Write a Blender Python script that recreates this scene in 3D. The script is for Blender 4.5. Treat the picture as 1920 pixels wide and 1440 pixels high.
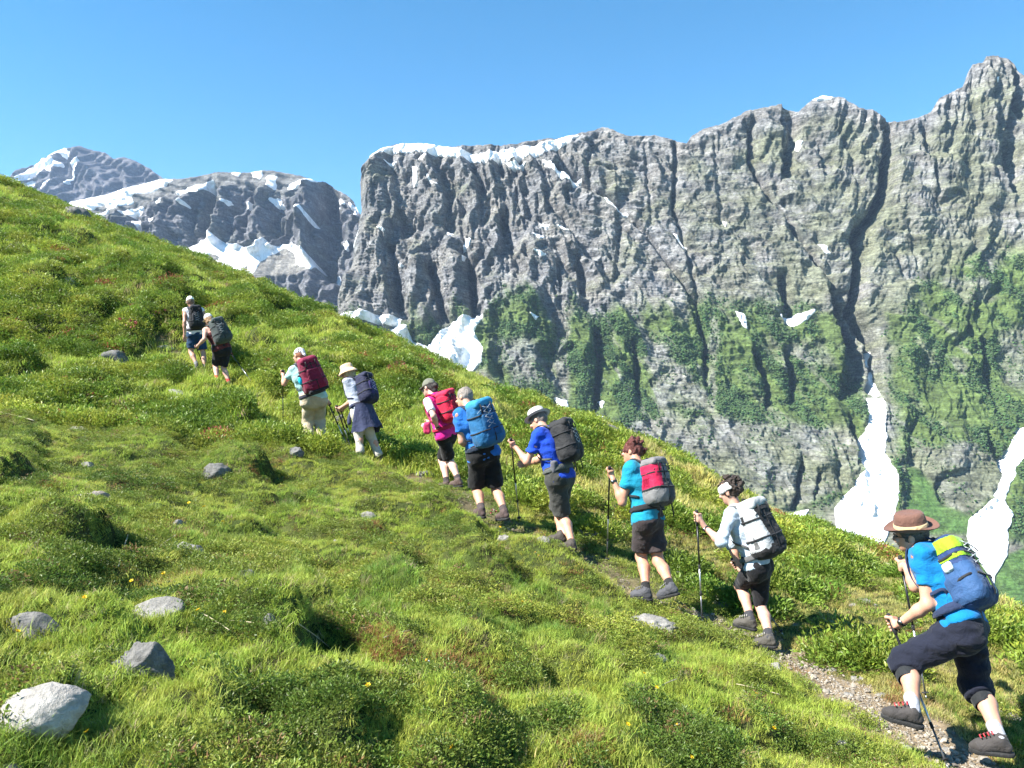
import bpy, math, time
import numpy as np
from mathutils import Vector, Matrix

T0 = time.time()
SC = bpy.context.scene
for o in list(bpy.data.objects):
    bpy.data.objects.remove(o)

# ------------------------------------------------------------------ camera, sky, sun, exposure
RES_W, RES_H, FOC = 1920.0, 1440.0, 1478.0        # photograph size, focal length in its pixels
cam_data = bpy.data.cameras.new('camera')
cam_data.sensor_width = 36.0
cam_data.lens = FOC / RES_W * 36.0
cam_data.clip_start = 0.05
cam_data.clip_end = 40000.0
cam = bpy.data.objects.new('camera', cam_data)
SC.collection.objects.link(cam)
cam.location = (0, 0, 0)
cam.rotation_euler = (math.radians(90), 0, 0)
SC.camera = cam

SUN_EL = math.radians(45)
SUN_AZ = math.radians(20)                           # light travels to the right and this much away from the camera
TO_SUN = Vector((-math.cos(SUN_AZ) * math.cos(SUN_EL), -math.sin(SUN_AZ) * math.cos(SUN_EL), math.sin(SUN_EL)))
world = bpy.data.worlds.new('World')
SC.world = world
world.use_nodes = True
wn = world.node_tree
sky = wn.nodes.new('ShaderNodeTexSky')
sky.sky_type = 'NISHITA'
sky.sun_disc = False
sky.sun_elevation = SUN_EL
sky.sun_rotation = math.atan2(TO_SUN.x, TO_SUN.y) % (2 * math.pi)
sky.altitude = 2000
sky.air_density = 1.0
sky.dust_density = 0.0
sky.ozone_density = 1.5
bg = wn.nodes['Background']
bg.inputs['Strength'].default_value = 0.074
hs = wn.nodes.new('ShaderNodeHueSaturation')
hs.inputs['Hue'].default_value = 0.487
hs.inputs['Saturation'].default_value = 1.36
wn.links.new(sky.outputs['Color'], hs.inputs['Color'])
wn.links.new(hs.outputs['Color'], bg.inputs['Color'])

sun_data = bpy.data.lights.new('sun', 'SUN')
sun_data.energy = 5.0
sun_data.angle = math.radians(0.5)
sun_data.color = (1.0, 0.97, 0.91)
sun = bpy.data.objects.new('sun', sun_data)
SC.collection.objects.link(sun)
sun.rotation_euler = TO_SUN.to_track_quat('Z', 'Y').to_euler()
sun.location = (-60, -30, 80)

SC.view_settings.view_transform = 'Standard'
SC.view_settings.look = 'None'
SC.view_settings.gamma = 1.0
SC.view_settings.use_curve_mapping = False
SC.view_settings.exposure = 1.72
SC.cycles.max_bounces = 5
SC.cycles.diffuse_bounces = 2
SC.cycles.transmission_bounces = 3
SC.cycles.volume_bounces = 1
SC.cycles.use_denoising = True
SC.cycles.use_adaptive_sampling = True
SC.cycles.adaptive_threshold = 0.02

# ------------------------------------------------------------------ numeric helpers
def hash2(ix, iy, seed):
    h = (ix * np.int64(374761393) + iy * np.int64(668265263) + np.int64(seed) * np.int64(1442695041)) & np.int64(0xffffffff)
    h = ((h ^ (h >> 13)) * np.int64(1274126177)) & np.int64(0xffffffff)
    h = ((h ^ (h >> 15)) * np.int64(2246822519)) & np.int64(0xffffffff)
    return (h ^ (h >> 16)) & np.int64(0xffff)

def gnoise(x, y, seed=0):
    """2D gradient noise, roughly -1..1"""
    x = np.asarray(x, dtype=np.float64); y = np.asarray(y, dtype=np.float64)
    fx = np.floor(x); fy = np.floor(y)
    ix = fx.astype(np.int64); iy = fy.astype(np.int64)
    dx = x - fx; dy = y - fy
    sx = dx * dx * dx * (dx * (dx * 6 - 15) + 10); sy = dy * dy * dy * (dy * (dy * 6 - 15) + 10)
    def g(a, b):
        ang = hash2(ix + a, iy + b, seed) * (2 * math.pi / 65536.0)
        return np.cos(ang) * (dx - a) + np.sin(ang) * (dy - b)
    n0 = g(0, 0); n1 = g(1, 0); n2 = g(0, 1); n3 = g(1, 1)
    return ((n0 + sx * (n1 - n0)) * (1 - sy) + (n2 + sx * (n3 - n2)) * sy) * 1.5

def fbm(x, y, seed=0, octv=4, gain=0.5, lac=2.03):
    s = 0.0; a = 1.0; t = 0.0
    for k in range(octv):
        s = s + a * gnoise(x, y, seed + 17 * k); t += a
        a *= gain; x = x * lac + 3.7; y = y * lac - 1.9
    return s / t

def ridged(x, y, seed=0, octv=4, gain=0.5, lac=2.07):
    s = 0.0; a = 1.0; t = 0.0
    for k in range(octv):
        n = 1.0 - np.abs(gnoise(x, y, seed + 31 * k)) * 1.6
        s = s + a * n; t += a
        a *= gain; x = x * lac + 5.1; y = y * lac + 2.3
    return s / t

def sstep(a, b, x):
    t = np.clip((x - a) / (b - a), 0, 1)
    return t * t * (3 - 2 * t)

def poly_dist(px, py, pts):
    """distance to a polyline and the position (0..1) along it"""
    pts = np.asarray(pts, float)
    best = np.full(px.shape, 1e9); par = np.zeros(px.shape)
    n = len(pts) - 1
    for i in range(n):
        a = pts[i]; d = pts[i + 1] - a
        t = np.clip(((px - a[0]) * d[0] + (py - a[1]) * d[1]) / (d @ d + 1e-9), 0, 1)
        q = np.hypot(px - a[0] - t * d[0], py - a[1] - t * d[1])
        m = q < best
        best = np.where(m, q, best); par = np.where(m, (i + t) / n, par)
    return best, par

def poly_sd(px, py, pts, near=None):
    """signed distance to a polygon, positive inside; farther out than near it is only roughly right"""
    pts = np.asarray(pts, float)
    if near is not None:
        lo = pts.min(0) - near; hi = pts.max(0) + near
        r = (px > lo[0]) & (px < hi[0]) & (py > lo[1]) & (py < hi[1])
        out = np.full(px.shape, -float(near))
        if r.any(): out[r] = poly_sd(px[r], py[r], pts)
        return out
    d, _ = poly_dist(px, py, np.vstack([pts, pts[:1]]))
    ins = np.zeros(px.shape, bool)
    j = len(pts) - 1
    for i in range(len(pts)):
        xi, yi = pts[i]; xj, yj = pts[j]
        c = ((yi > py) != (yj > py)) & (px < (xj - xi) * (py - yi) / (yj - yi + 1e-12) + xi)
        ins ^= c; j = i
    return np.where(ins, d, -d)

# ------------------------------------------------------------------ scene helpers
COL = SC.collection
def new_mesh(name, verts, faces, smooth=True):
    me = bpy.data.meshes.new(name)
    verts = np.asarray(verts, np.float32)
    if isinstance(faces, np.ndarray):
        k = faces.shape[1]; nf = len(faces)
        me.vertices.add(len(verts)); me.vertices.foreach_set('co', verts.ravel())
        me.loops.add(nf * k); me.loops.foreach_set('vertex_index', faces.astype(np.int32).ravel())
        me.polygons.add(nf)
        me.polygons.foreach_set('loop_start', np.arange(0, nf * k, k, dtype=np.int32))
        me.polygons.foreach_set('loop_total', np.full(nf, k, np.int32))
        me.update(calc_edges=True)
    else:
        me.from_pydata(verts.tolist(), [], [list(f) for f in faces]); me.update()
    if smooth:
        me.polygons.foreach_set('use_smooth', np.ones(len(me.polygons), bool))
    return me

def link(name, me, mat=None, parent=None, loc=None):
    o = bpy.data.objects.new(name, me)
    COL.objects.link(o)
    if mat is not None and me is not None:
        me.materials.clear(); me.materials.append(mat)
    if parent is not None: o.parent = parent
    if loc is not None: o.location = loc
    return o

def tag(o, label=None, cat=None, group=None, kind=None):
    if label: o['label'] = label
    if cat: o['category'] = cat
    if group: o['group'] = group
    if kind: o['kind'] = kind
    return o

def add_attr(me, name, arr, typ='FLOAT_COLOR'):
    a = me.attributes.new(name, typ, 'POINT')
    key = {'FLOAT_COLOR': 'color', 'FLOAT': 'value', 'FLOAT_VECTOR': 'vector', 'INT': 'value'}[typ]
    a.data.foreach_set(key, np.ascontiguousarray(arr, dtype=np.int32 if typ == 'INT' else np.float32).ravel())

def rgba(c):
    c = np.asarray(c, float)
    return np.concatenate([c, np.ones(c.shape[:-1] + (1,))], -1)

class NT:
    """tiny shader-node helper"""
    def __init__(self, name):
        self.m = bpy.data.materials.new(name); self.m.use_nodes = True
        self.t = self.m.node_tree; self.t.nodes.clear()
        self.out = self.t.nodes.new('ShaderNodeOutputMaterial')
    def n(self, typ, **kw):
        nd = self.t.nodes.new(typ)
        for k, v in kw.items():
            if k.startswith('in_'):
                key = k[3:]
                key = int(key) if key.isdigit() else key.replace('_', ' ')
                nd.inputs[key].default_value = v
            else: setattr(nd, k, v)
        return nd
    def l(self, a, b): self.t.links.new(a, b)
    def noise(self, scale, detail=4, rough=0.55, vec=None, dist=0.0):
        nd = self.n('ShaderNodeTexNoise'); nd.inputs['Scale'].default_value = scale
        nd.inputs['Detail'].default_value = detail; nd.inputs['Roughness'].default_value = rough
        nd.inputs['Distortion'].default_value = dist
        if vec is not None: self.l(vec, nd.inputs['Vector'])
        return nd.outputs['Fac']
    def ramp(self, fac, stops):
        nd = self.n('ShaderNodeValToRGB'); cr = nd.color_ramp
        while len(cr.elements) < len(stops): cr.elements.new(0.5)
        for e, (p, c) in zip(cr.elements, stops):
            e.position = p; e.color = (c, c, c, 1) if np.isscalar(c) else (*c, 1)
        self.l(fac, nd.inputs['Fac']); return nd.outputs['Color']
    def mix(self, a, b, fac=1.0, mode='MIX'):
        nd = self.n('ShaderNodeMix', data_type='RGBA', blend_type=mode)
        for s, v in ((nd.inputs[0], fac), (nd.inputs[6], a), (nd.inputs[7], b)):
            if hasattr(v, 'links') or hasattr(v, 'is_linked'): self.l(v, s)
            else: s.default_value = v if np.isscalar(v) else (*v[:3], 1)
        return nd.outputs[2]
    def bump(self, h, strength=0.5, dist=0.01):
        nd = self.n('ShaderNodeBump'); nd.inputs['Strength'].default_value = strength
        nd.inputs['Distance'].default_value = dist; self.l(h, nd.inputs['Height'])
        return nd.outputs['Normal']
    def bsdf(self, col, rough=0.8, normal=None, spec=0.3, sheen=0.0, metal=0.0):
        nd = self.n('ShaderNodeBsdfPrincipled')
        if hasattr(col, 'links') or hasattr(col, 'is_linked'): self.l(col, nd.inputs['Base Color'])
        else: nd.inputs['Base Color'].default_value = (*col, 1)
        nd.inputs['Roughness'].default_value = rough
        nd.inputs['Specular IOR Level'].default_value = spec
        nd.inputs['Metallic'].default_value = metal
        if sheen: nd.inputs['Sheen Weight'].default_value = sheen
        if normal is not None: self.l(normal, nd.inputs['Normal'])
        return nd
    def done(self, shader):
        self.l(shader, self.out.inputs['Surface']); return self.m

def px_ray(px, py):
    return (np.asarray(px, float) - RES_W / 2) / FOC, (RES_H / 2 - np.asarray(py, float)) / FOC

def at(px, py, depth):
    """world point seen at a pixel of the photograph at a given distance ahead"""
    u, v = px_ray(px, py)
    return np.array([u * depth, depth, v * depth])

def grid_faces(nr, nc):
    i = np.arange(nr - 1)[:, None] * nc + np.arange(nc - 1)[None, :]
    i = i.ravel()
    return np.stack([i, i + 1, i + nc + 1, i + nc], 1)

def scatter(name, pts, rot, scl, tint, idx, sources, label=None, cat=None):
    """one uncountable mass: small source shapes instanced on points"""
    me = bpy.data.meshes.new(name)
    n = len(pts)
    me.vertices.add(n); me.vertices.foreach_set('co', np.asarray(pts, np.float32).ravel())
    add_attr(me, 'rot', rot, 'FLOAT_VECTOR'); add_attr(me, 'scl', scl, 'FLOAT_VECTOR')
    add_attr(me, 'tint', rgba(tint), 'FLOAT_COLOR'); add_attr(me, 'idx', idx, 'INT')
    o = link(name, me)
    ng = bpy.data.node_groups.new(name + '_scatter', 'GeometryNodeTree')
    ng.interface.new_socket('Geometry', in_out='INPUT', socket_type='NodeSocketGeometry')
    ng.interface.new_socket('Geometry', in_out='OUTPUT', socket_type='NodeSocketGeometry')
    N = ng.nodes.new; L = ng.links.new
    gi = N('NodeGroupInput'); go = N('NodeGroupOutput')
    iop = N('GeometryNodeInstanceOnPoints')
    L(gi.outputs[0], iop.inputs['Points'])
    jn = N('GeometryNodeJoinGeometry')
    for s in reversed(sources):
        oi = N('GeometryNodeObjectInfo'); oi.inputs['Object'].default_value = s
        g2i = N('GeometryNodeGeometryToInstance')
        L(oi.outputs['Geometry'], g2i.inputs[0]); L(g2i.outputs[0], jn.inputs[0])
    L(jn.outputs[0], iop.inputs['Instance'])
    iop.inputs['Pick Instance'].default_value = True
    def na(nm, dt):
        a = N('GeometryNodeInputNamedAttribute'); a.data_type = dt; a.inputs['Name'].default_value = nm
        return [q for q in a.outputs if q.enabled and q.name == 'Attribute'][0]
    L(na('idx', 'INT'), iop.inputs['Instance Index'])
    e2r = N('FunctionNodeEulerToRotation')
    L(na('rot', 'FLOAT_VECTOR'), e2r.inputs[0]); L(e2r.outputs[0], iop.inputs['Rotation'])
    L(na('scl', 'FLOAT_VECTOR'), iop.inputs['Scale'])
    L(iop.outputs[0], go.inputs[0])
    md = o.modifiers.new('scatter', 'NODES'); md.node_group = ng
    tag(o, label, cat, kind='stuff')
    return o

def source(name, me, mat):
    o = bpy.data.objects.new(name, me)          # never linked: only a shape for scatter()
    me.materials.clear(); me.materials.append(mat)
    return o
# ------------------------------------------------------------------ mountains
def rock_material(name, tint=(1, 1, 1), fine=0.035):
    t = NT(name)
    at_ = t.n('ShaderNodeAttribute', attribute_name='col')
    tc = t.n('ShaderNodeTexCoord')
    mp = t.n('ShaderNodeMapping'); mp.inputs['Scale'].default_value = (1, 1, 1.6)
    t.l(tc.outputs['Object'], mp.inputs['Vector'])
    v = mp.outputs['Vector']
    n1 = t.noise(fine, 8, 0.68, v)
    n2 = t.noise(fine * 5, 5, 0.65, v)
    k = t.ramp(n1, [(0.32, 0.45), (0.5, 0.98), (0.70, 1.35)])
    k2 = t.ramp(n2, [(0.32, 0.55), (0.66, 1.28)])
    c = t.mix(at_.outputs['Color'], k, 1.0, 'MULTIPLY')
    c = t.mix(c, k2, 1.0, 'MULTIPLY')
    def streak(sc, lo, hi, f):
        m_ = t.n('ShaderNodeMapping'); m_.inputs['Scale'].default_value = sc; m_.inputs['Rotation'].default_value = (0, 0.06, 0); t.l(tc.outputs['Object'], m_.inputs['Vector'])
        return t.ramp(t.noise(f, 6, 0.7, m_.outputs['Vector'], 0.4), [(0.32, lo), (0.62, hi)])
    c = t.mix(c, streak((0.22, 0.22, 2.6), 0.52, 1.18, fine * 3.2), 1.0, 'MULTIPLY')
    c = t.mix(c, streak((2.4, 2.4, 0.35), 0.70, 1.12, fine * 2.0), 1.0, 'MULTIPLY')
    c = t.mix(c, (*tint, 1), 1.0, 'MULTIPLY')
    h = t.mix(n1, n2, 0.4)
    return t.done(t.bsdf(c, 0.92, t.bump(h, 0.85, 7.0), 0.15).outputs[0])

def snow_material():
    t = NT('snow')
    tc = t.n('ShaderNodeTexCoord')
    n1 = t.noise(0.02, 5, 0.6, tc.outputs['Object'])
    mp = t.n('ShaderNodeMapping'); mp.inputs['Scale'].default_value = (1, 1, 0.3); t.l(tc.outputs['Object'], mp.inputs['Vector'])
    n2 = t.noise(0.06, 6, 0.7, mp.outputs['Vector'])
    c = t.mix(t.ramp(n1, [(0.3, (0.66, 0.66, 0.67)), (0.5, (0.82, 0.83, 0.85))]), t.ramp(n2, [(0.34, (0.62, 0.59, 0.55)), (0.5, (1, 1, 1))]), 1.0, 'MULTIPLY')
    return t.done(t.bsdf(c, 0.6, t.bump(n1, 0.3, 3.0), 0.3).outputs[0])
SNOW = snow_material()

HILL_EDGE = ([-600, 0, 680, 1100, 1440, 1920, 2400], [200, 400, 690, 850, 1020, 1230, 1450])   # a little below where the near hill hides them
ROCK_L = np.array([0.275, 0.270, 0.266]); ROCK_D = np.array([0.105, 0.106, 0.113]); OCHRE = np.array([0.24, 0.215, 0.175])
MEADOW = np.array([0.098, 0.140, 0.042]); SHRUB = np.array([0.040, 0.072, 0.024]); PALEG = np.array([0.130, 0.145, 0.062])
SCREE = np.array([0.215, 0.20, 0.175])

def mixc(c, d, m): return c * (1 - m[..., None]) + np.asarray(d) * m[..., None]

def build_wall(name, skyline, bottom, px1, ncol, nrow, yfun, disp_fun, snow, label, left=None, skirt=400.0,
               tint=(1, 1, 1), fine=0.035, seed=1, fade=14.0, grow=0.0):
    sk = np.array(skyline, float)
    px0 = sk[0, 0]
    s = np.linspace(0, 1, ncol)[None, :]; t = np.linspace(0, 1, nrow)[:, None]
    ptop = px0 + s * (px1 - px0)
    ytop = np.interp(ptop, sk[:, 0], sk[:, 1])
    ytop = ytop + 3.0 * fbm(ptop / 12.0, ptop * 0 + seed, seed, 5, 0.65)
    bot = np.interp(ptop, bottom[0], bottom[1]) if isinstance(bottom, tuple) else bottom
    py = ytop + t * (bot - ytop)
    px = ptop + 0 * t
    if left is not None:
        lf = np.array(left, float)
        lx = np.interp(py[:, :1], lf[:, 0], lf[:, 1]) + 1.6 * fbm(py[:, :1] / 12.0, py[:, :1] * 0, seed + 5, 3)
        px = px + (lx - px0) * (1 - s) ** 5
    u, v = px_ray(px, py)
    Y = np.full(px.shape, yfun(0.0, 0.0))
    for _ in range(40):
        Y = 0.5 * Y + 0.5 * yfun(u * Y, v * Y)
    X = u * Y; Z = v * Y
    disp, col, veg = disp_fun(px, py, X, Z)
    if left is not None:
        edge = np.clip(1 - (px - lx) / 34.0, 0, 1)
        disp = disp * (1 - edge ** 2) - 70 * (1 - np.sqrt(np.clip(1 - edge ** 2, 0, 1)))
    top = py - ytop
    disp = disp * (0.35 + 0.65 * sstep(0, fade, top))
    nz = 0.18
    P = np.stack([X - 0.05 * disp, Y - disp, Z + nz * disp * sstep(0, 40, top)], -1)
    # the back of the ridge, so that it is a solid body
    backs = []
    for k, (dy, dz) in enumerate(((25, -6), (90, -50), (300, -260), (700, -900))):
        b = P[0].copy(); b[:, 1] += dy; b[:, 2] += dz; b[:, 0] *= 1 + dy / b[:, 1].mean() * 0.4; backs.append(b)
    foot = P[-1].copy(); foot[:, 2] -= skirt; foot[:, 1] -= skirt * 0.5
    A = np.concatenate([np.array(backs[::-1]), P, foot[None]], 0)
    C = np.concatenate([np.repeat(col[:1], 4, 0), col, col[-1:]], 0)
    if left is not None:
        ex = []
        for dy in (900, 400, 150, 45):
            e = A[:, 0].copy(); e[:, 1] += dy; e[:, 0] += dy * 0.02; ex.append(e)
        A = np.concatenate([np.stack(ex, 1), A], 1); C = np.concatenate([np.repeat(C[:, :1], 4, 1), C], 1)
    nr, nc = A.shape[:2]
    me = new_mesh(name, A.reshape(-1, 3), grid_faces(nr, nc)[:, ::-1].copy(), smooth=False)
    add_attr(me, 'col', rgba(C.reshape(-1, 3)))
    o = tag(link(name, me, rock_material(name + '_rock', tint, fine)), label, 'mountain', kind='structure')
    # snow lying on the face as its own body, filling the hollows
    if snow:
        m = np.full(px.shape, -1e3)
        wx = px + 3.2 * fbm(X / 30, Z / 30, seed + 91, 4, 0.6); wy = py + 3.0 * fbm(X / 30 + 9, Z / 30, seed + 92, 4, 0.6)
        for pg in snow:
            pg = np.array(pg, float)
            lo = pg.min(0) - 20; hi = pg.max(0) + 20
            r = (px > lo[0]) & (px < hi[0]) & (py > lo[1]) & (py < hi[1])
            if r.any():
                m[r] = np.maximum(m[r], poly_sd(wx[r], wy[r], pg) + (grow if grow else (1.5 if np.ptp(pg, 0).max() > 60 else 0.2)))
        sm_ = disp.copy()
        for ax, w_ in ((0, 6), (1, 6), (0, 4), (1, 4)):
            q = np.concatenate([np.repeat(np.take(sm_, [0], ax), w_, ax), sm_, np.repeat(np.take(sm_, [-1], ax), w_, ax)], ax)
            cs = np.cumsum(q, ax); k = 2 * w_
            sm_ = (np.take(cs, np.arange(k, cs.shape[ax]), ax) - np.take(cs, np.arange(0, cs.shape[ax] - k), ax)) / k
        inn = sstep(-2.5, 1.5, m)
        fill = np.where(m > 0, np.maximum(sm_ - disp, 0), np.minimum(sm_ - disp, 0) * 0)
        w_ = sstep(-2.0, 7.0, m)
        off = (-2.5 + 1.6 * np.clip(m + 2, 0, 3)) * (1 - w_) + np.maximum(sm_ + 3.0 - disp, 0.8) * w_
        S = P.copy(); S[..., 1] -= off; S[..., 2] += off * nz
        veg = veg * (m < -4)
        keep = m > -4
        f = grid_faces(*px.shape)[:, ::-1]
        f = f[keep.ravel()[f].all(1)]
        used = np.unique(f); remap = np.zeros(keep.size, np.int64); remap[used] = np.arange(len(used))
        sm = new_mesh('snow', S.reshape(-1, 3)[used], remap[f])
        tag(link('snow', sm, SNOW), 'white snow patches lying on the ' + name.replace('_', ' '), 'snow', kind='stuff')
    return dict(P=P, px=px, py=py, veg=veg, X=X, Z=Z)

def saw(x, a=0.7):
    """a ridge with a long lit flank and a short steep one"""
    t = x - np.floor(x)
    return np.where(t < a, t / a, (1 - t) / (1 - a))

def scarps(px, py, X, Z, lst, seed):
    """rock steps: right of each line the face stands back, then comes forward again"""
    d = np.zeros(px.shape); jx = 5 * fbm(X / 40, Z / 40, seed, 4, 0.6)
    for pts, w, dep in lst:
        p = np.array(pts, float); q = px - np.interp(py, p[:, 1], p[:, 0]) + jx
        k = (q > -3) & (q < 5 * w) & (py > p[0, 1] - 14) & (py < p[-1, 1] + 14)
        if k.any():
            d[k] -= dep * sstep(-2, 2.5, q[k]) * np.exp(-(np.maximum(q[k], 0) / w) ** 1.3) * sstep(-14, 8, py[k] - p[0, 1]) * (1 - sstep(-8, 14, py[k] - p[-1, 1]))
    return d
MAIN_SCARPS = [([(1412, 222), (1405, 270), (1404, 300), (1440, 360), (1475, 405), (1500, 445), (1530, 490), (1560, 530), (1590, 600)], 20, 20), ([(1466, 196), (1470, 240), (1470, 290), (1464, 330)], 26, 34),
    ([(1664, 228), (1662, 290), (1655, 350), (1632, 400), (1604, 430), (1600, 500), (1600, 580)], 17, 26), ([(1546, 545), (1566, 600), (1580, 660), (1572, 745)], 40, 46), ([(1460, 512), (1464, 560), (1470, 604)], 20, 30),
    ([(1040, 310), (1088, 340), (1140, 370), (1215, 440), (1280, 530), (1318, 640)], 16, 15), ([(1262, 268), (1262, 340), (1258, 400)], 12, 16), ([(716, 440), (722, 500), (736, 590)], 18, 28), ([(800, 490), (812, 540), (826, 600)], 16, 24),
    ([(864, 430), (878, 500), (884, 592)], 15, 24), ([(926, 360), (940, 420), (936, 480)], 20, 24), ([(1044, 486), (1048, 545)], 12, 22), ([(1080, 470), (1086, 550)], 22, 26), ([(735, 330), (742, 390), (752, 440)], 30, 26),
    ([(826, 320), (836, 380), (832, 420)], 24, 22), ([(890, 330), (896, 380), (900, 420)], 20, 20), ([(962, 320), (968, 370), (985, 430)], 18, 18), ([(1893, 108), (1902, 170), (1885, 250), (1896, 340)], 40, 44),
    ([(1112, 620), (1116, 700), (1108, 772)], 20, 24), ([(1186, 640), (1190, 770)], 16, 20), ([(1318, 600), (1322, 700)], 12, 16), ([(1404, 650), (1430, 720), (1436, 765)], 20, 24), ([(1466, 650), (1482, 760)], 18, 20),
    ([(1592, 780), (1610, 830), (1606, 870)], 22, 26), ([(1498, 860), (1494, 960)], 14, 22), ([(1536, 270), (1544, 330)], 26, 20), ([(1733, 236), (1734, 290)], 9, 14), ([(1748, 312), (1756, 374)], 9, 14), ([(1835, 620), (1850, 700), (1866, 770)], 18, 20),
    ([(1850, 810), (1876, 880)], 22, 24), ([(1150, 300), (1160, 380), (1150, 460)], 14, 12), ([(1345, 250), (1350, 420)], 10, 10), ([(1575, 250), (1600, 300), (1605, 350)], 16, 14), ([(1810, 170), (1800, 240)], 14, 14), ([(1700, 420), (1720, 500)], 14, 12)]

def feature_disp(px, py, feats):
    d = np.zeros(px.shape)
    for pts, w, dep, *rest in feats:
        pts_ = np.array(pts, float)
        lo = pts_.min(0) - 3 * w; hi = pts_.max(0) + 3 * w
        r = (px > lo[0]) & (px < hi[0]) & (py > lo[1]) & (py < hi[1])
        if not r.any(): continue
        q, tt = poly_dist(px[r], py[r], pts_)
        fall = np.sin(np.clip(tt * 0.92 + 0.08, 0, 1) * math.pi) ** 0.4 if rest and rest[0] == 'fade' else 1.0
        d[r] += dep * np.exp(-(q / w) ** 2) * fall
    return d

# ---- the great rock wall
def wall_y(X, Z):
    lo = 1300 + (Z + 300) * 0.95
    hi = 1585 + Z * 0.50
    k = sstep(-60, 60, Z)
    return lo * (1 - k) + hi * k - 0.16 * np.clip(X, -600, 2000) - 0.0

MAIN_SKY = [(672, 313), (698, 291), (721, 278), (744, 270), (776, 269), (838, 276), (892, 272), (951, 272), (1009, 262), (1060, 258),
    (1079, 252), (1110, 245), (1130, 238), (1149, 243), (1172, 254), (1203, 254), (1227, 254), (1262, 262), (1288, 269), (1296, 255),
    (1321, 241), (1353, 233), (1401, 208), (1466, 195), (1470, 201), (1498, 209), (1522, 187), (1542, 180), (1582, 183), (1599, 195),
    (1611, 203), (1635, 205), (1667, 225), (1687, 228), (1715, 223), (1744, 211), (1760, 185), (1808, 161), (1824, 120), (1844, 118),
    (1848, 106), (1868, 105), (1897, 110), (1913, 124), (1925, 140), (1960, 165), (2040, 120), (2120, 150), (2300, 240)]
MAIN_LEFT = [(313, 672), (336, 665), (383, 667), (418, 661), (449, 653), (488, 649), (538, 624), (589, 620), (640, 600), (900, 560)]
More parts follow.
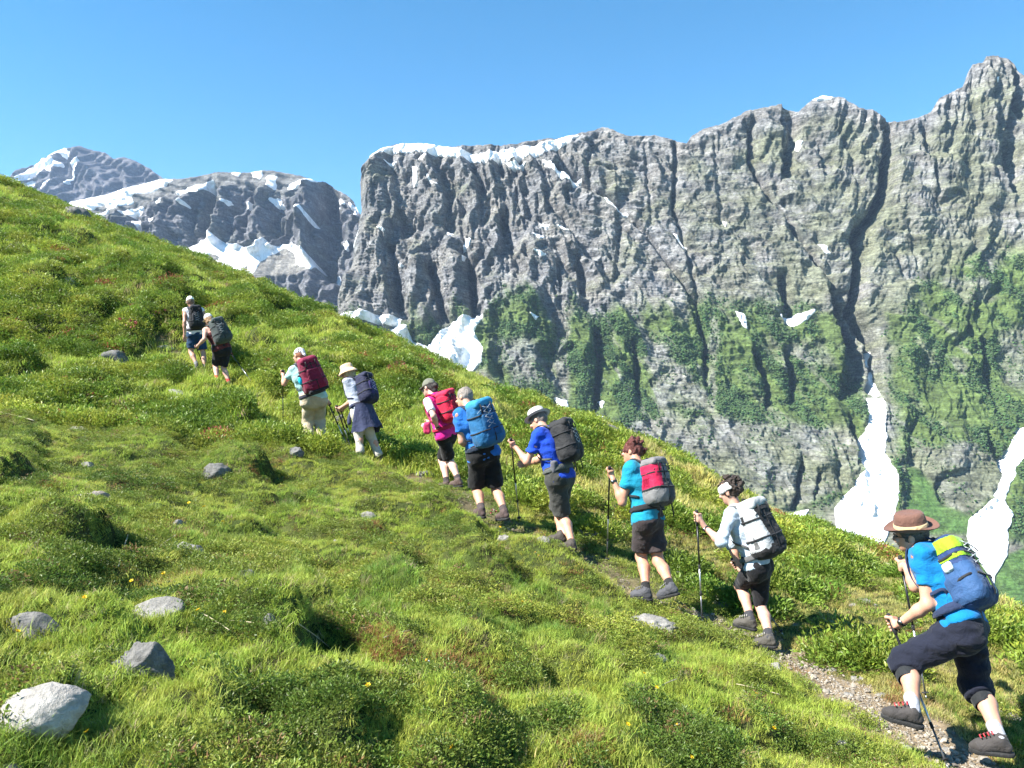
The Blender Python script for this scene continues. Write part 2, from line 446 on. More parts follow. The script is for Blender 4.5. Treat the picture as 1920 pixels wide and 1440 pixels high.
MAIN_FEATS = [
    # couloirs and clefts
    ([(1667, 232), (1668, 290), (1662, 350), (1640, 400), (1612, 428), (1607, 450), (1612, 500), (1607, 580), (1640, 640), (1645, 690), (1642, 725)], 9.4, -62),
    ([(1410, 225), (1408, 270), (1405, 300), (1440, 360), (1475, 405), (1500, 445), (1530, 490), (1560, 530), (1590, 600), (1615, 640)], 4.6, -25),
    ([(1040, 310), (1088, 340), (1140, 370), (1178, 405), (1215, 440), (1245, 480), (1280, 530), (1305, 560), (1322, 640), (1325, 720)], 4.6, -21),
    ([(1484, 205), (1492, 245), (1482, 290), (1474, 330)], 8.6, -36, 'fade'),
    ([(1265, 270), (1267, 340), (1262, 390), (1290, 470), (1310, 560)], 4.0, -18),
    ([(1528, 272), (1548, 295), (1572, 300)], 8.6, -20, 'fade'),
    ([(1735, 240), (1736, 285)], 3.4, -15, 'fade'), ([(1750, 315), (1757, 370)], 3.4, -15, 'fade'),
    ([(1470, 515), (1478, 560), (1490, 600)], 8.6, -33, 'fade'),
    ([(1570, 560), (1600, 620), (1612, 680), (1598, 745)], 15.0, -48, 'fade'),
    ([(1905, 250), (1900, 300), (1915, 360)], 15.0, -36, 'fade'), ([(1915, 115), (1912, 170), (1925, 220)], 6.9, -30, 'fade'),
    ([(740, 400), (760, 430), (800, 420), (850, 430), (870, 445)], 12.6, -25, 'fade'),
    ([(730, 460), (738, 510), (748, 570)], 5.8, -33), ([(806, 500), (822, 560), (838, 600)], 5.2, -30),
    ([(868, 470), (884, 520), (890, 595)], 5.2, -30), ([(925, 380), (948, 440), (940, 480)], 6.9, -21, 'fade'),
    ([(960, 330), (970, 380), (990, 430)], 6.9, -18, 'fade'), ([(900, 320), (905, 360), (900, 400)], 5.8, -18, 'fade'),
    ([(850, 320), (845, 370), (830, 400)], 5.2, -16, 'fade'), ([(720, 320), (730, 400), (740, 440)], 5.2, -18, 'fade'),
    ([(1080, 480), (1095, 520), (1090, 550)], 6.9, -25, 'fade'), ([(1045, 490), (1050, 530)], 5.2, -21, 'fade'),
    ([(1165, 430), (1160, 480), (1150, 540)], 4.6, -18, 'fade'), ([(1120, 620), (1122, 700), (1115, 770)], 5.8, -28, 'fade'),
    ([(1190, 640), (1195, 700), (1200, 760)], 5.2, -24, 'fade'), ([(1320, 620), (1322, 690)], 4.0, -19, 'fade'),
    ([(1415, 660), (1440, 720), (1445, 760)], 6.3, -26, 'fade'), ([(1470, 660), (1488, 720), (1490, 755)], 5.8, -24, 'fade'),
    ([(1600, 800), (1620, 840), (1618, 860)], 9.2, -26, 'fade'), ([(1505, 870), (1500, 920), (1490, 960)], 4.6, -24, 'fade'),
    ([(1535, 890), (1528, 940)], 4.0, -19, 'fade'), ([(1840, 640), (1850, 700), (1870, 760)], 6.9, -24, 'fade'),
    ([(1860, 830), (1890, 870), (1898, 840)], 8.1, -30, 'fade'), ([(1812, 600), (1830, 660)], 4.0, -18, 'fade'),
    ([(1917, 800), (1895, 860), (1870, 930), (1850, 1000), (1850, 1120)], 16, -8),
    ([(1720, 860), (1750, 930), (1800, 970)], 15.0, -18, 'fade'),
    ([(1340, 260), (1345, 330), (1350, 420)], 3.4, -10, 'fade'), ([(1450, 260), (1430, 300)], 4.6, -14, 'fade'),
    ([(1210, 270), (1215, 350), (1225, 420)], 3.4, -13, 'fade'), ([(1110, 260), (1100, 320), (1120, 380)], 3.4, -12, 'fade'),
    ([(1680, 470), (1700, 520)], 4.6, -12, 'fade'), ([(1880, 420), (1850, 470)], 6.9, -14, 'fade'),
    # buttresses and spurs
    ([(692, 455), (690, 520), (690, 580)], 37, 34), ([(782, 500), (790, 550), (795, 600)], 25, 27), ([(828, 440), (850, 500), (858, 590)], 22, 27),
    ([(905, 440), (905, 520), (915, 590)], 20, 24), ([(995, 490), (1000, 540), (1005, 590)], 37, 28), ([(700, 320), (690, 390)], 25, 16),
    ([(965, 580), (980, 640), (1000, 720)], 50, 19), ([(1090, 620), (1095, 700), (1090, 760)], 20, 16), ([(1170, 600), (1160, 700), (1170, 780)], 22, 13),
    ([(1250, 580), (1280, 660), (1290, 740)], 25, 10), ([(1370, 580), (1400, 660), (1410, 730)], 27, 15), ([(1430, 560), (1460, 640), (1465, 700)], 20, 13),
    ([(1545, 540), (1560, 600), (1570, 690)], 22, 18), ([(1500, 620), (1530, 700), (1560, 760)], 22, 10),
    ([(1250, 800), (1350, 830), (1450, 850), (1560, 860)], 45, 9), ([(1540, 220), (1540, 260)], 32, 9, 'fade'),
    ([(1560, 330), (1570, 420), (1580, 480)], 30, 9, 'fade'), ([(1440, 230), (1442, 270)], 17, 7, 'fade'),
    ([(1770, 260), (1740, 360), (1720, 450)], 50, 12, 'fade'), ([(1850, 140), (1840, 220), (1830, 300)], 30, 12, 'fade'),
    ([(1790, 580), (1800, 680), (1790, 780)], 37, 12, 'fade'), ([(1690, 560), (1700, 660), (1700, 760)], 27, 12),
    ([(1760, 850), (1790, 900), (1850, 930)], 37, 13), ([(1660, 860), (1690, 920)], 17, 10, 'fade'),
]
MAIN_SNOW = [
    [(694, 293), (722, 279), (762, 270), (800, 270), (850, 279), (895, 292), (945, 283), (1010, 272), (1062, 257), (1082, 255), (1050, 276), (1000, 292), (922, 306), (880, 297), (830, 291), (782, 284), (740, 283), (715, 286)],
    [(948, 308), (985, 304), (978, 318), (956, 318)], [(774, 312), (784, 320), (781, 345), (773, 345)], [(721, 302), (742, 300), (736, 308)],
    [(1018, 301), (1046, 320), (1070, 332), (1090, 334), (1082, 346), (1056, 336), (1036, 318)], [(1130, 366), (1150, 380), (1178, 402), (1168, 402), (1140, 382)],
    [(632, 590), (700, 594), (752, 600), (750, 612), (700, 606), (640, 600)],
    [(733, 618), (762, 612), (770, 640), (800, 650), (830, 625), (850, 605), (905, 594), (897, 610), (888, 625), (904, 655), (902, 680), (874, 708), (840, 692), (800, 672), (752, 642)],
    [(1628, 748), (1654, 748), (1660, 800), (1657, 850), (1670, 890), (1678, 940), (1674, 980), (1658, 1012), (1648, 1052), (1628, 1040), (1612, 1002), (1570, 990), (1567, 955), (1600, 915), (1624, 870), (1616, 830), (1632, 790)],
    [(1638, 690), (1650, 690), (1650, 740), (1640, 745)], [(1640, 650), (1647, 652), (1647, 680), (1641, 680)],
    [(1908, 806), (1960, 800), (1935, 830), (1903, 885), (1884, 922), (1874, 940), (1892, 965), (1886, 1010), (1888, 1040), (1864, 1080), (1856, 1145), (1840, 1140), (1838, 1080), (1815, 1005), (1818, 975), (1860, 930), (1886, 885), (1900, 850)],
    [(1464, 592), (1482, 594), (1526, 582), (1512, 600), (1486, 612)], [(1474, 966), (1516, 955), (1502, 986)], [(1040, 750), (1062, 752), (1066, 768), (1050, 770)],
    [(1114, 778), (1130, 780), (1128, 793), (1117, 793)], [(1122, 750), (1132, 752), (1128, 764)], [(1524, 187), (1546, 178), (1566, 183), (1540, 187)],
    [(1660, 236), (1670, 232), (1667, 262), (1659, 266)], [(1374, 588), (1390, 590), (1398, 620), (1390, 616)], [(836, 430), (850, 436), (842, 444)],
    [(872, 446), (884, 452), (880, 464), (868, 470)], [(1012, 418), (1030, 422), (1024, 428)], [(1044, 424), (1066, 430), (1060, 434)], [(708, 430), (726, 438), (722, 442)],
    [(866, 476), (874, 482), (870, 494)], [(745, 490), (758, 500), (752, 502)], [(1356, 412), (1364, 414), (1360, 424)], [(1264, 436), (1270, 438), (1290, 462), (1284, 464)],
    [(800, 326), (812, 345), (822, 350), (806, 344)], [(1498, 258), (1506, 262), (1498, 280), (1494, 274)], [(1000, 440), (1020, 446), (1012, 452)],
    [(1002, 480), (1024, 484), (1014, 490)], [(650, 430), (664, 420), (660, 450), (648, 456)], [(632, 500), (652, 490), (640, 505)], [(995, 598), (1010, 602), (1006, 610)],
    [(1864, 148), (1872, 146), (1870, 153)], [(1535, 455), (1546, 460), (1556, 478), (1545, 474)], [(785, 302), (795, 290), (803, 296), (794, 306)],
]
def main_disp(px, py, X, Z):
    wx = X + 26 * fbm(X / 160, Z / 160, 3, 3); wz = Z + 40 * fbm(X / 130, Z / 130, 4, 3)
    lean = np.interp(px, [700, 900, 1080, 1560, 1660, 1760, 1900], [0.0, 0.2, 0.75, 0.70, 0.0, -0.55, -0.35])
    slant = wx + lean * wz                           # the way the ribs lean as they rise
    left = 1 - sstep(900, 1300, px)
    band = np.tanh(4 * gnoise((Z + 0.08 * X) / 70, X / 500, 20))                 # the ribs step sideways at the big rock bands
    m1 = 0.55 + 0.9 * np.abs(fbm(X / 200, Z / 160, 14, 2)); m2 = 0.4 + 1.3 * np.abs(fbm(X / 90, Z / 110, 15, 2)); m3 = 0.4 + 1.3 * np.abs(fbm(X / 50, Z / 60, 16, 2))
    ribs = saw(slant / 118 + 0.95 * fbm(X / 270, Z / 230, 11, 2) + 0.10 * band, 0.70)
    cross = wx - (0.55 + 0.2 * left) * wz
    ribs2 = saw(slant / 52 + 1.1 * fbm(X / 120, Z / 120, 12, 3) + 0.16 * band, 0.66)
    ribs2b = saw(cross / 58 + 1.1 * fbm(X / 130, Z / 120, 18, 3) + 0.16 * band, 0.60)
    ribs2 = np.maximum(ribs2 * 1.1, ribs2b) * 0.6 + 0.4 * np.minimum(ribs2, ribs2b)
    ribs3 = np.maximum(saw(slant / 19 + 1.3 * fbm(X / 52, Z / 60, 13, 3) + 0.2 * band, 0.62), saw((wx - 0.4 * wz) / 23 + 1.2 * fbm(X / 55, Z / 50, 19, 3), 0.6) * 0.9)
    ribs4 = saw((slant + 0.5 * Z) / 8.5 + 1.2 * fbm(X / 24, Z / 26, 17, 3), 0.6)
    d = (ribs - 0.5) * m1 * (17 + 28 * left) + (ribs2 - 0.5) * m2 * (21 + 13 * left) + (ribs3 - 0.5) * m3 * (7 + 4 * left) + (ribs4 - 0.5) * m3 * 2.6
    strata_z = Z + 0.10 * X + 14 * fbm(X / 110, Z / 300, 21, 3)
    d += 7.0 * (saw((Z + 0.22 * X) / 62.0 + 0.7 * fbm(X / 120, Z / 90, 23, 3), 0.82) - 0.5) * (1 - 0.6 * left)
    d += 4.0 * (saw(strata_z / 17.0 + 0.5 * fbm(X / 60, Z / 60, 22, 2), 0.8) - 0.5) * (0.3 + 1.2 * np.abs(gnoise(X / 80, Z / 80, 25))) + 1.6 * (saw(strata_z / 6.5 + 0.6 * fbm(X / 25, Z / 25, 24, 2), 0.75) - 0.5)
    d += 4.0 * (ridged(X / 26, Z / 40, 27, 4, 0.62) - 0.5) + 2.6 * (ridged(X / 8, Z / 14, 33, 2, 0.6) - 0.5)
    d += feature_disp(px + 5 * fbm(X / 50, Z / 50, 41, 3), py + 4 * fbm(X / 50, Z / 50, 42, 3), MAIN_FEATS)
    d += scarps(px, py, X, Z, MAIN_SCARPS, 43) * (0.75 + 0.25 * left)
    # smoother ground: scree fans and the valley meadow at the foot
    foot = np.interp(px, [560, 900, 1000, 1200, 1480, 1570, 1680, 1760, 1820, 1880, 2300], [640, 690, 760, 860, 960, 930, 985, 990, 975, 1010, 1040])
    talus = sstep(-8, 16, py - foot + 10 * fbm(X / 60, Z / 60, 51, 3))
    green_gully = np.clip(poly_sd(px, py, [(1698, 870), (1730, 880), (1770, 945), (1822, 965), (1830, 1000), (1690, 1000), (1700, 930)], 40) / 10 + 0.5, 0, 1)
    talus = np.maximum(talus, green_gully)
    d = d * (1 - 0.9 * talus) + talus * 4 * fbm(X / 40, Z / 40, 52, 4)
    # colours of rock, ledge grass, meadow, shrub
    n1 = fbm(X / 45, Z / 22, 61, 5, 0.6); n2 = fbm(X / 210, Z / 160, 62, 3)
    c = np.ones(px.shape + (3,)) * ROCK_L
    c = mixc(c, ROCK_D, np.clip(0.36 + 1.1 * n1 - 0.25 * (ribs2 - 0.5), 0, 0.85))
    c = mixc(c, ROCK_D * 1.15, 0.35 * left)
    c = mixc(c, OCHRE, np.clip(0.15 + 0.8 * fbm(X / 70 + 4, Z / 50, 63, 4), 0, 0.35))
    lines = sstep(0.1, 0.55, gnoise(strata_z / 9.0, X / 260.0, 66))
    c = c * (1 - 0.22 * lines[..., None])
    gz, gx = np.gradient(d)
    ledge = sstep(0.0, 1.4, gz)                        # outwards going down: a ledge that holds grass
    upper = np.clip(0.12 + 0.55 * sstep(1000, 1500, px) + 0.9 * fbm(X / 90, Z / 60, 64, 4) + 0.35 * ledge - 0.30, 0, 0.6)
    c = mixc(c, PALEG * (0.95 + 0.3 * n2[..., None]), upper * sstep(10, 60, py - np.interp(px, *np.array(MAIN_SKY).T)))
    vl = np.interp(px, [560, 880, 1000, 1080, 1250, 1400, 1500, 1600, 1680, 1800, 1920, 2300], [640, 600, 585, 590, 575, 570, 600, 640, 580, 490, 480, 470])
    depth = py - vl + 55 * fbm(X / 60, Z / 120, 65, 4) + 26 * (ribs - 0.5) + 22 * fbm((X + 0.5 * Z) / 16, Z / 90, 69, 3)
    vegm = sstep(-34, 30, depth)
    rock_gap = np.zeros(px.shape)
    wpx = px + 10 * fbm(X / 30, Z / 30, 71, 3); wpy = py + 10 * fbm(X / 30, Z / 40, 72, 3)
    def rockpoly(pg, soft=10, amt=1.0):
        nonlocal rock_gap
        q = poly_sd(wpx, wpy, pg, 40)
        rock_gap = np.maximum(rock_gap, amt * sstep(-soft, soft, q))
    rockpoly([(1150, 800), (1260, 770), (1440, 790), (1600, 800), (1640, 860), (1610, 900), (1560, 930), (1480, 960), (1330, 920), (1180, 850)], 14, 0.92)
    rockpoly([(1185, 590), (1240, 640), (1330, 740), (1330, 780), (1240, 760), (1215, 690)], 10, 0.9)
    rockpoly([(1680, 860), (1700, 840), (1800, 830), (1880, 850), (1900, 880), (1860, 930), (1800, 980), (1740, 900), (1690, 960)], 10, 0.9)
    rockpoly([(1600, 440), (1680, 440), (1700, 560), (1670, 700), (1690, 860), (1640, 880), (1615, 700), (1600, 560)], 14, 0.95)
    rockpoly([(1770, 520), (1850, 525), (1870, 560), (1800, 590)], 8, 0.85); rockpoly([(1870, 620), (1960, 600), (1960, 740), (1880, 720)], 12, 0.85)
    rockpoly([(1040, 600), (1066, 590), (1066, 780), (1040, 760)], 6, 0.8); rockpoly([(920, 640), (1000, 640), (1040, 720), (960, 730), (925, 690)], 12, 0.75)
    rockpoly([(1330, 570), (1345, 600), (1342, 780), (1326, 780)], 5, 0.8)
    rockpoly([(1440, 640), (1540, 640), (1560, 690), (1480, 670)], 8, 0.7)
    gapn = sstep(0.08, 0.36, fbm((X + 0.45 * Z) / 26, Z / 110, 67, 4, 0.6) - 0.04)
    vegm = vegm * (1 - rock_gap) * (1 - 0.7 * gapn)
    mead = sstep(-0.20, 0.26, fbm((X + 0.4 * Z) / 42, Z / 95, 68, 4) + 0.06)
    def meadow(pg, amt=1.0):
        nonlocal mead, vegm
        q = sstep(-8, 8, poly_sd(wpx, wpy, pg, 40))
        mead = np.maximum(mead, q * amt); vegm = np.maximum(vegm, q * 0.95)
    for pg in ([(905, 600), (960, 572), (1010, 585), (1042, 610), (1045, 650), (1000, 625), (940, 605), (905, 630)], [(884, 706), (925, 672), (965, 700), (960, 745), (920, 742)],
               [(1066, 604), (1095, 602), (1112, 630), (1105, 660), (1066, 640)], [(1345, 600), (1380, 610), (1420, 660), (1400, 690), (1350, 690)],
               [(1780, 580), (1850, 560), (1880, 610), (1850, 640), (1790, 640)], [(1665, 590), (1700, 590), (1720, 630), (1690, 660), (1665, 640)],
               [(1740, 520), (1775, 540), (1770, 570), (1735, 560)], [(1710, 720), (1790, 710), (1870, 770), (1860, 800), (1790, 800), (1740, 790)],
               [(1530, 590), (1560, 590), (1590, 650), (1560, 660), (1530, 630)], [(1698, 870), (1730, 880), (1770, 945), (1822, 965), (1860, 1000), (1690, 1000), (1700, 930)],
               [(1880, 1045), (1960, 1010), (1990, 1250), (1850, 1250), (1862, 1100)]):
        meadow(pg)
    shr = vegm * (1 - mead)
    c = mixc(c, MEADOW * (1 + 0.35 * n2[..., None]), vegm)
    c = mixc(c, SHRUB * 1.5, shr * 0.9)
    keepg = np.clip(poly_sd(px, py, [(1880, 1045), (1960, 1010), (1990, 1250), (1850, 1250), (1862, 1100)]) / 8 + 0.5, 0, 1)
    tal = talus * (1 - np.maximum(green_gully, keepg))
    tc = np.ones(px.shape + (3,)) * SCREE * (1 + 0.25 * fbm(X / 20, Z / 20, 75, 4)[..., None])
    tc = mixc(tc, MEADOW * 1.05, np.clip(0.35 + 1.2 * fbm(X / 50, Z / 50, 76, 3), 0, 0.75))
    c = c * (1 - tal[..., None]) + tc * tal[..., None]
    gl = talus * np.maximum(green_gully, keepg)
    c = mixc(c, MEADOW * np.array([0.75, 1.0, 0.9]), gl * np.clip(0.8 + fbm(X / 40, Z / 60, 77, 3), 0, 1))
    shr = shr * (1 - talus)
    return d, c, shr

WALL = build_wall('rock_wall_mountain', MAIN_SKY, HILL_EDGE, 2200, 930, 460, wall_y, main_disp, MAIN_SNOW,
                  'long grey cliff mountain with gullies, green ledges and snow along its crest', left=MAIN_LEFT, seed=1)

# ---- the darker massif on the left, and the snow-streaked summit behind it
def mid_y(X, Z): return 2500 + 0.75 * np.clip(Z, -300, 900) + 0.0 * X
MID_SKY = [(60, 396), (117, 382), (142, 378), (198, 366), (248, 350), (305, 335), (333, 336), (375, 329), (407, 323), (471, 323), (496, 319),
           (531, 323), (567, 330), (595, 341), (606, 336), (623, 350), (648, 364), (662, 376), (668, 392), (700, 430), (760, 470)]
def cr(pts): return [(x / 2.8235, 240 + y / 2.8235) for x, y in pts]
MID_SNOW = [cr(p) for p in (
    [(330, 402), (640, 332), (760, 300), (860, 278), (912, 282), (850, 315), (700, 352), (560, 392), (450, 442), (380, 412)],
    [(560, 410), (690, 370), (700, 390), (580, 425)],
    [(940, 350), (1040, 310), (1118, 278), (1115, 312), (1000, 345)], [(640, 445), (745, 418), (730, 440), (680, 455)], [(500, 475), (565, 436), (540, 470)],
    [(920, 648), (1050, 612), (1110, 560), (1160, 600), (1250, 622), (1340, 655), (1410, 605), (1440, 640), (1530, 598), (1610, 660), (1665, 715), (1640, 742), (1580, 720), (1560, 660), (1510, 625), (1380, 700), (1320, 795), (1308, 775), (1340, 700), (1270, 752), (1200, 782), (1125, 730), (1175, 680), (1120, 655), (1050, 700), (990, 680)],
    [(1330, 230), (1382, 232), (1375, 265), (1345, 250)], [(1420, 255), (1458, 262), (1448, 318), (1424, 310)], [(1525, 312), (1590, 275), (1672, 282), (1600, 312), (1550, 325)],
    [(1425, 372), (1470, 370), (1484, 402), (1455, 398)], [(1296, 392), (1330, 388), (1325, 412), (1300, 412)], [(1738, 352), (1790, 372), (1825, 402), (1780, 390)],
    [(690, 480), (722, 482), (714, 515)], [(796, 488), (816, 486), (808, 514)], [(836, 398), (864, 392), (850, 416)], [(1590, 445), (1660, 498), (1650, 500)],
    [(1195, 405), (1230, 402), (1215, 415)], [(1235, 240), (1265, 238), (1260, 246)], [(960, 395), (1000, 420), (985, 418)], [(1720, 755), (1775, 765), (1765, 800)],
    [(1850, 400), (1885, 430), (1880, 450)], [(1800, 590), (1840, 610), (1835, 640)])]
MID_FEATS = [
    (cr([(1110, 300), (1120, 380), (1100, 440), (1060, 520), (1080, 570)]), 6, -60), (cr([(1320, 300), (1330, 400), (1290, 480), (1260, 590)]), 5, -45, 'fade'),
    (cr([(1650, 300), (1640, 420), (1600, 560), (1640, 690)]), 10, 70), (cr([(1720, 320), (1740, 480), (1720, 640), (1700, 740)]), 16, -110),
    (cr([(860, 430), (870, 520), (860, 600)]), 8, 40, 'fade'), (cr([(1020, 420), (1000, 520), (1000, 600)]), 6, -40, 'fade'),
    (cr([(1460, 420), (1440, 520), (1400, 600)]), 6, -50, 'fade'), (cr([(1200, 330), (1190, 430), (1180, 560)]), 8, 36, 'fade'),
    (cr([(1500, 860), (1480, 920)]), 8, 40), (cr([(1640, 860), (1650, 920)]), 9, 45), (cr([(1560, 850), (1570, 930)]), 5, -45)]
def mid_disp(px, py, X, Z):
    wx = X + 50 * fbm(X / 300, Z / 300, 103, 3); wz = Z + 60 * fbm(X / 240, Z / 240, 104, 3)
    cliff = sstep(-10, 18, py - np.interp(px, [60, 150, 260, 380, 600, 760], [400, 425, 385, 355, 345, 400]))
    ribs = saw((wx + 0.3 * wz) / 170 + 0.9 * fbm(X / 380, Z / 300, 111, 3), 0.62); rb2 = saw((wx - 0.2 * wz) / 62 + 1.1 * fbm(X / 150, Z / 130, 113, 3), 0.6); rb3 = ridged(X / 40, Z / 50, 114, 4, 0.6)
    d = ((ribs - 0.5) * 80 + (rb2 - 0.5) * 32 + (rb3 - .5) * 22) * (0.2 + 0.8 * cliff)
    d += 9 * np.tanh(3 * gnoise((Z + 0.25 * X) / 26, X / 500, 117))
    d += feature_disp(px, py, MID_FEATS)
    d += scarps(px, py, X, Z, [(cr([(1705, 275), (1680, 420), (1620, 560), (1640, 690), (1720, 800)]), 40, 90), (cr([(1100, 300), (1110, 400), (1060, 540)]), 14, 40), (cr([(1330, 300), (1300, 480), (1260, 590)]), 12, 30), (cr([(1480, 400), (1450, 520), (1430, 600)]), 12, 34), (cr([(880, 430), (900, 600)]), 10, 30), (cr([(1000, 420), (1010, 600)]), 10, 26)], 143)
    tal = sstep(-4, 5, poly_sd(px + 3 * fbm(X / 60, Z / 60, 118, 3), py, cr([(900, 640), (1100, 600), (1330, 670), (1520, 610), (1680, 740), (1560, 780), (1420, 790), (1300, 830), (1100, 760)])))
    d = d * (1 - 0.85 * tal)
    n1 = fbm(X / 80, Z / 40, 121, 5, 0.6)
    c = np.ones(px.shape + (3,)) * np.array([0.165, 0.163, 0.17])
    c = mixc(c, np.array([0.07, 0.071, 0.08]), np.clip(0.4 + 1.0 * n1, 0, 0.9))
    c = mixc(c, np.array([0.12, 0.13, 0.07]), np.clip(0.9 * fbm(X / 110, Z / 90, 122, 4), 0, 0.45) * cliff)
    top = 1 - cliff
    c = mixc(c, np.array([0.18, 0.175, 0.16]), top * 0.7)
    c = mixc(c, np.array([0.23, 0.215, 0.19]), tal * 0.9)
    return d, c, np.zeros(px.shape)
build_wall('dark_massif_mountain', MID_SKY, HILL_EDGE, 760, 440, 200, mid_y, mid_disp, MID_SNOW,
           'darker grey massif with a snow basin left of the great wall', fine=0.02, seed=2, fade=8, grow=2.0)

def far_y(X, Z): return 4200 + 0.9 * np.clip(Z, 0, 2000) + 0 * X
FAR_SKY = [(-260, 470), (-150, 430), (-60, 370), (11, 339), (32, 321), (71, 304), (96, 290), (117, 277), (152, 275), (177, 282), (198, 286), (212, 298),
           (234, 295), (255, 302), (280, 316), (305, 333), (340, 350), (420, 380), (520, 420)]
FAR_SNOW = [cr(p) for p in (
    [(95, 268), (150, 215), (235, 165), (250, 170), (170, 235), (120, 272)], [(185, 245), (230, 190), (285, 160), (292, 178), (240, 215)],
    [(255, 222), (295, 185), (328, 192), (300, 212), (275, 225)], [(266, 150), (300, 125), (335, 108), (345, 118), (300, 138)], [(320, 130), (378, 122), (372, 138), (335, 145)],
    [(400, 165), (428, 170), (420, 205), (395, 235), (350, 290), (380, 240)], [(50, 290), (100, 280), (90, 300)], [(105, 320), (160, 275), (150, 300)], [(215, 310), (268, 285), (250, 305)])]
def far_disp(px, py, X, Z):
    wx = X + 80 * fbm(X / 500, Z / 500, 203, 3)
    rb = saw((wx + 0.7 * Z) / 260 + 0.9 * fbm(X / 500, Z / 400, 211, 3), 0.6); rb2 = saw((wx - 0.4 * Z) / 95 + 1.2 * fbm(X / 220, Z / 200, 212, 3), 0.6)
    d = (rb - 0.5) * 95 + (rb2 - 0.5) * 42 + 30 * (ridged(X / 60, Z / 60, 213, 3, .6) - .5)
    n1 = fbm(X / 120, Z / 80, 221, 5, 0.6)
    c = mixc(np.ones(px.shape + (3,)) * np.array([0.15, 0.145, 0.155]), np.array([0.075, 0.074, 0.085]), np.clip(0.4 + n1, 0, 0.9))
    return d, c, np.zeros(px.shape)
build_wall('snow_streaked_summit', FAR_SKY, HILL_EDGE, 520, 360, 100, far_y, far_disp, FAR_SNOW,
           'distant bluish summit streaked with snow at the far left', fine=0.014, seed=3, fade=6, grow=1.8)

# ---- the valley floor, one sheet reaching far beyond everything
def valley():
    n = 90
    g = np.linspace(-1, 1, n); g = np.sign(g) * np.abs(g) ** 1.8 * 14000
    X, Y = np.meshgrid(g, g + 1500)
    Z = -470 + 25 * fbm(X / 900, Y / 900, 301, 3)
    me = new_mesh('valley_ground', np.stack([X, Y, Z], -1).reshape(-1, 3), grid_faces(n, n))
    t = NT('valley_meadow'); tc = t.n('ShaderNodeTexCoord')
    c = t.ramp(t.noise(0.01, 6, 0.6, tc.outputs['Object']), [(0.35, (0.05, 0.09, 0.02)), (0.6, (0.10, 0.15, 0.04))])
    tag(link('valley_ground', me, t.done(t.bsdf(c, 0.95).outputs[0])), 'green valley floor below the cliffs', 'ground', kind='structure')
valley()

# ---- green alder scrub on the lower cliffs: a mass of small rounded bushes
def leaf_blob(name, seed, n=2, amp=0.25):
    import bmesh
    bm = bmesh.new(); bmesh.ops.create_icosphere(bm, subdivisions=n, radius=1.0)
    rs = np.random.RandomState(seed)
    for v in bm.verts: v.co *= 1 + amp * rs.uniform(-1, 1); v.co.z *= 0.85
    me = bpy.data.meshes.new(name); bm.to_mesh(me); bm.free()
    return me
def tint_leaf(name, rough=0.6, trans=0.25, var=0.35, sc=3.0):
    t = NT(name)
    a = t.n('ShaderNodeAttribute', attribute_name='tint', attribute_type='INSTANCER')
    oi = t.n('ShaderNodeTexCoord')
    n = t.noise(sc, 3, 0.6, oi.outputs['Object'])
    c = t.mix(a.outputs['Color'], t.ramp(n, [(0.3, 1 - var), (0.7, 1 + var)]), 1.0, 'MULTIPLY')
    b = t.bsdf(c, rough, None, 0.25)
    if trans:
        tr = t.n('ShaderNodeBsdfTranslucent'); t.l(c, tr.inputs['Color'])
        mx = t.n('ShaderNodeMixShader'); mx.inputs[0].default_value = trans
        t.l(b.outputs[0], mx.inputs[1]); t.l(tr.outputs[0], mx.inputs[2])
        return t.done(mx.outputs[0])
    return t.done(b.outputs[0])
def far_scrub():
    rs = np.random.RandomState(5)
    w = WALL['veg'] * (WALL['py'] < 1000)
    w[:, :] *= (WALL['px'] < 2100)
    p = (w ** 1.2).ravel(); p /= p.sum()
    k = rs.choice(p.size, 40000, p=p)
    pts = WALL['P'].reshape(-1, 3)[k] + rs.normal(0, 1.5, (len(k), 3))
    s = rs.uniform(0.8, 2.5, len(k))
    scl = np.stack([s, s, s * rs.uniform(0.7, 1.1, len(k))], 1)
    rot = np.stack([rs.uniform(-.3, .3, len(k)), rs.uniform(-.3, .3, len(k)), rs.uniform(0, 6.28, len(k))], 1)
    tint = np.array([0.050, 0.090, 0.030]) * rs.uniform(0.7, 1.4, (len(k), 1)) * (1 + rs.uniform(-.15, .2, (len(k), 3)))
    M = tint_leaf('alder_scrub', 0.8, 0.0, 0.4, 1.5)
    scatter('alder_scrub', pts, rot, scl, tint, rs.randint(0, 3, len(k)), [source('bush_shape', leaf_blob('bush', i, 1, 0.3), M) for i in range(3)],
            'dark green scrub covering the lower ledges of the cliffs', 'shrubs')
far_scrub()
print('mountains', round(time.time() - T0, 1))
# ------------------------------------------------------------------ the near hillside
# where the hikers' feet stand (pixel of the photograph, distance) - the path runs through them
FEET = [(2050, 1560, 4.3), (1862, 1452, 4.85), (1690, 1372, 5.35), (1445, 1212, 7.4), (1415, 1186, 7.7), (1265, 1136, 7.8), (1213, 1120, 8.1),
        (1073, 1032, 9.0), (950, 992, 9.5), (905, 972, 9.8), (862, 916, 11.0), (838, 916, 11.3), (716, 875, 12.3), (674, 868, 12.5),
        (601, 836, 12.9), (580, 840, 13.1), (432, 728, 16.9), (410, 722, 17.2), (384, 698, 18.1), (368, 692, 18.5), (300, 640, 21.5)]
SIL = np.array([(-1400, -240), (-700, 30), (0, 339), (113, 384), (166, 410), (248, 440), (326, 470), (408, 500), (496, 538), (602, 582), (680, 616), (884, 707), (985, 746),
       (1100, 789), (1202, 824), (1352, 904), (1442, 962), (1527, 996), (1698, 1060), (1895, 1143), (2100, 1230), (2600, 1440)], float)
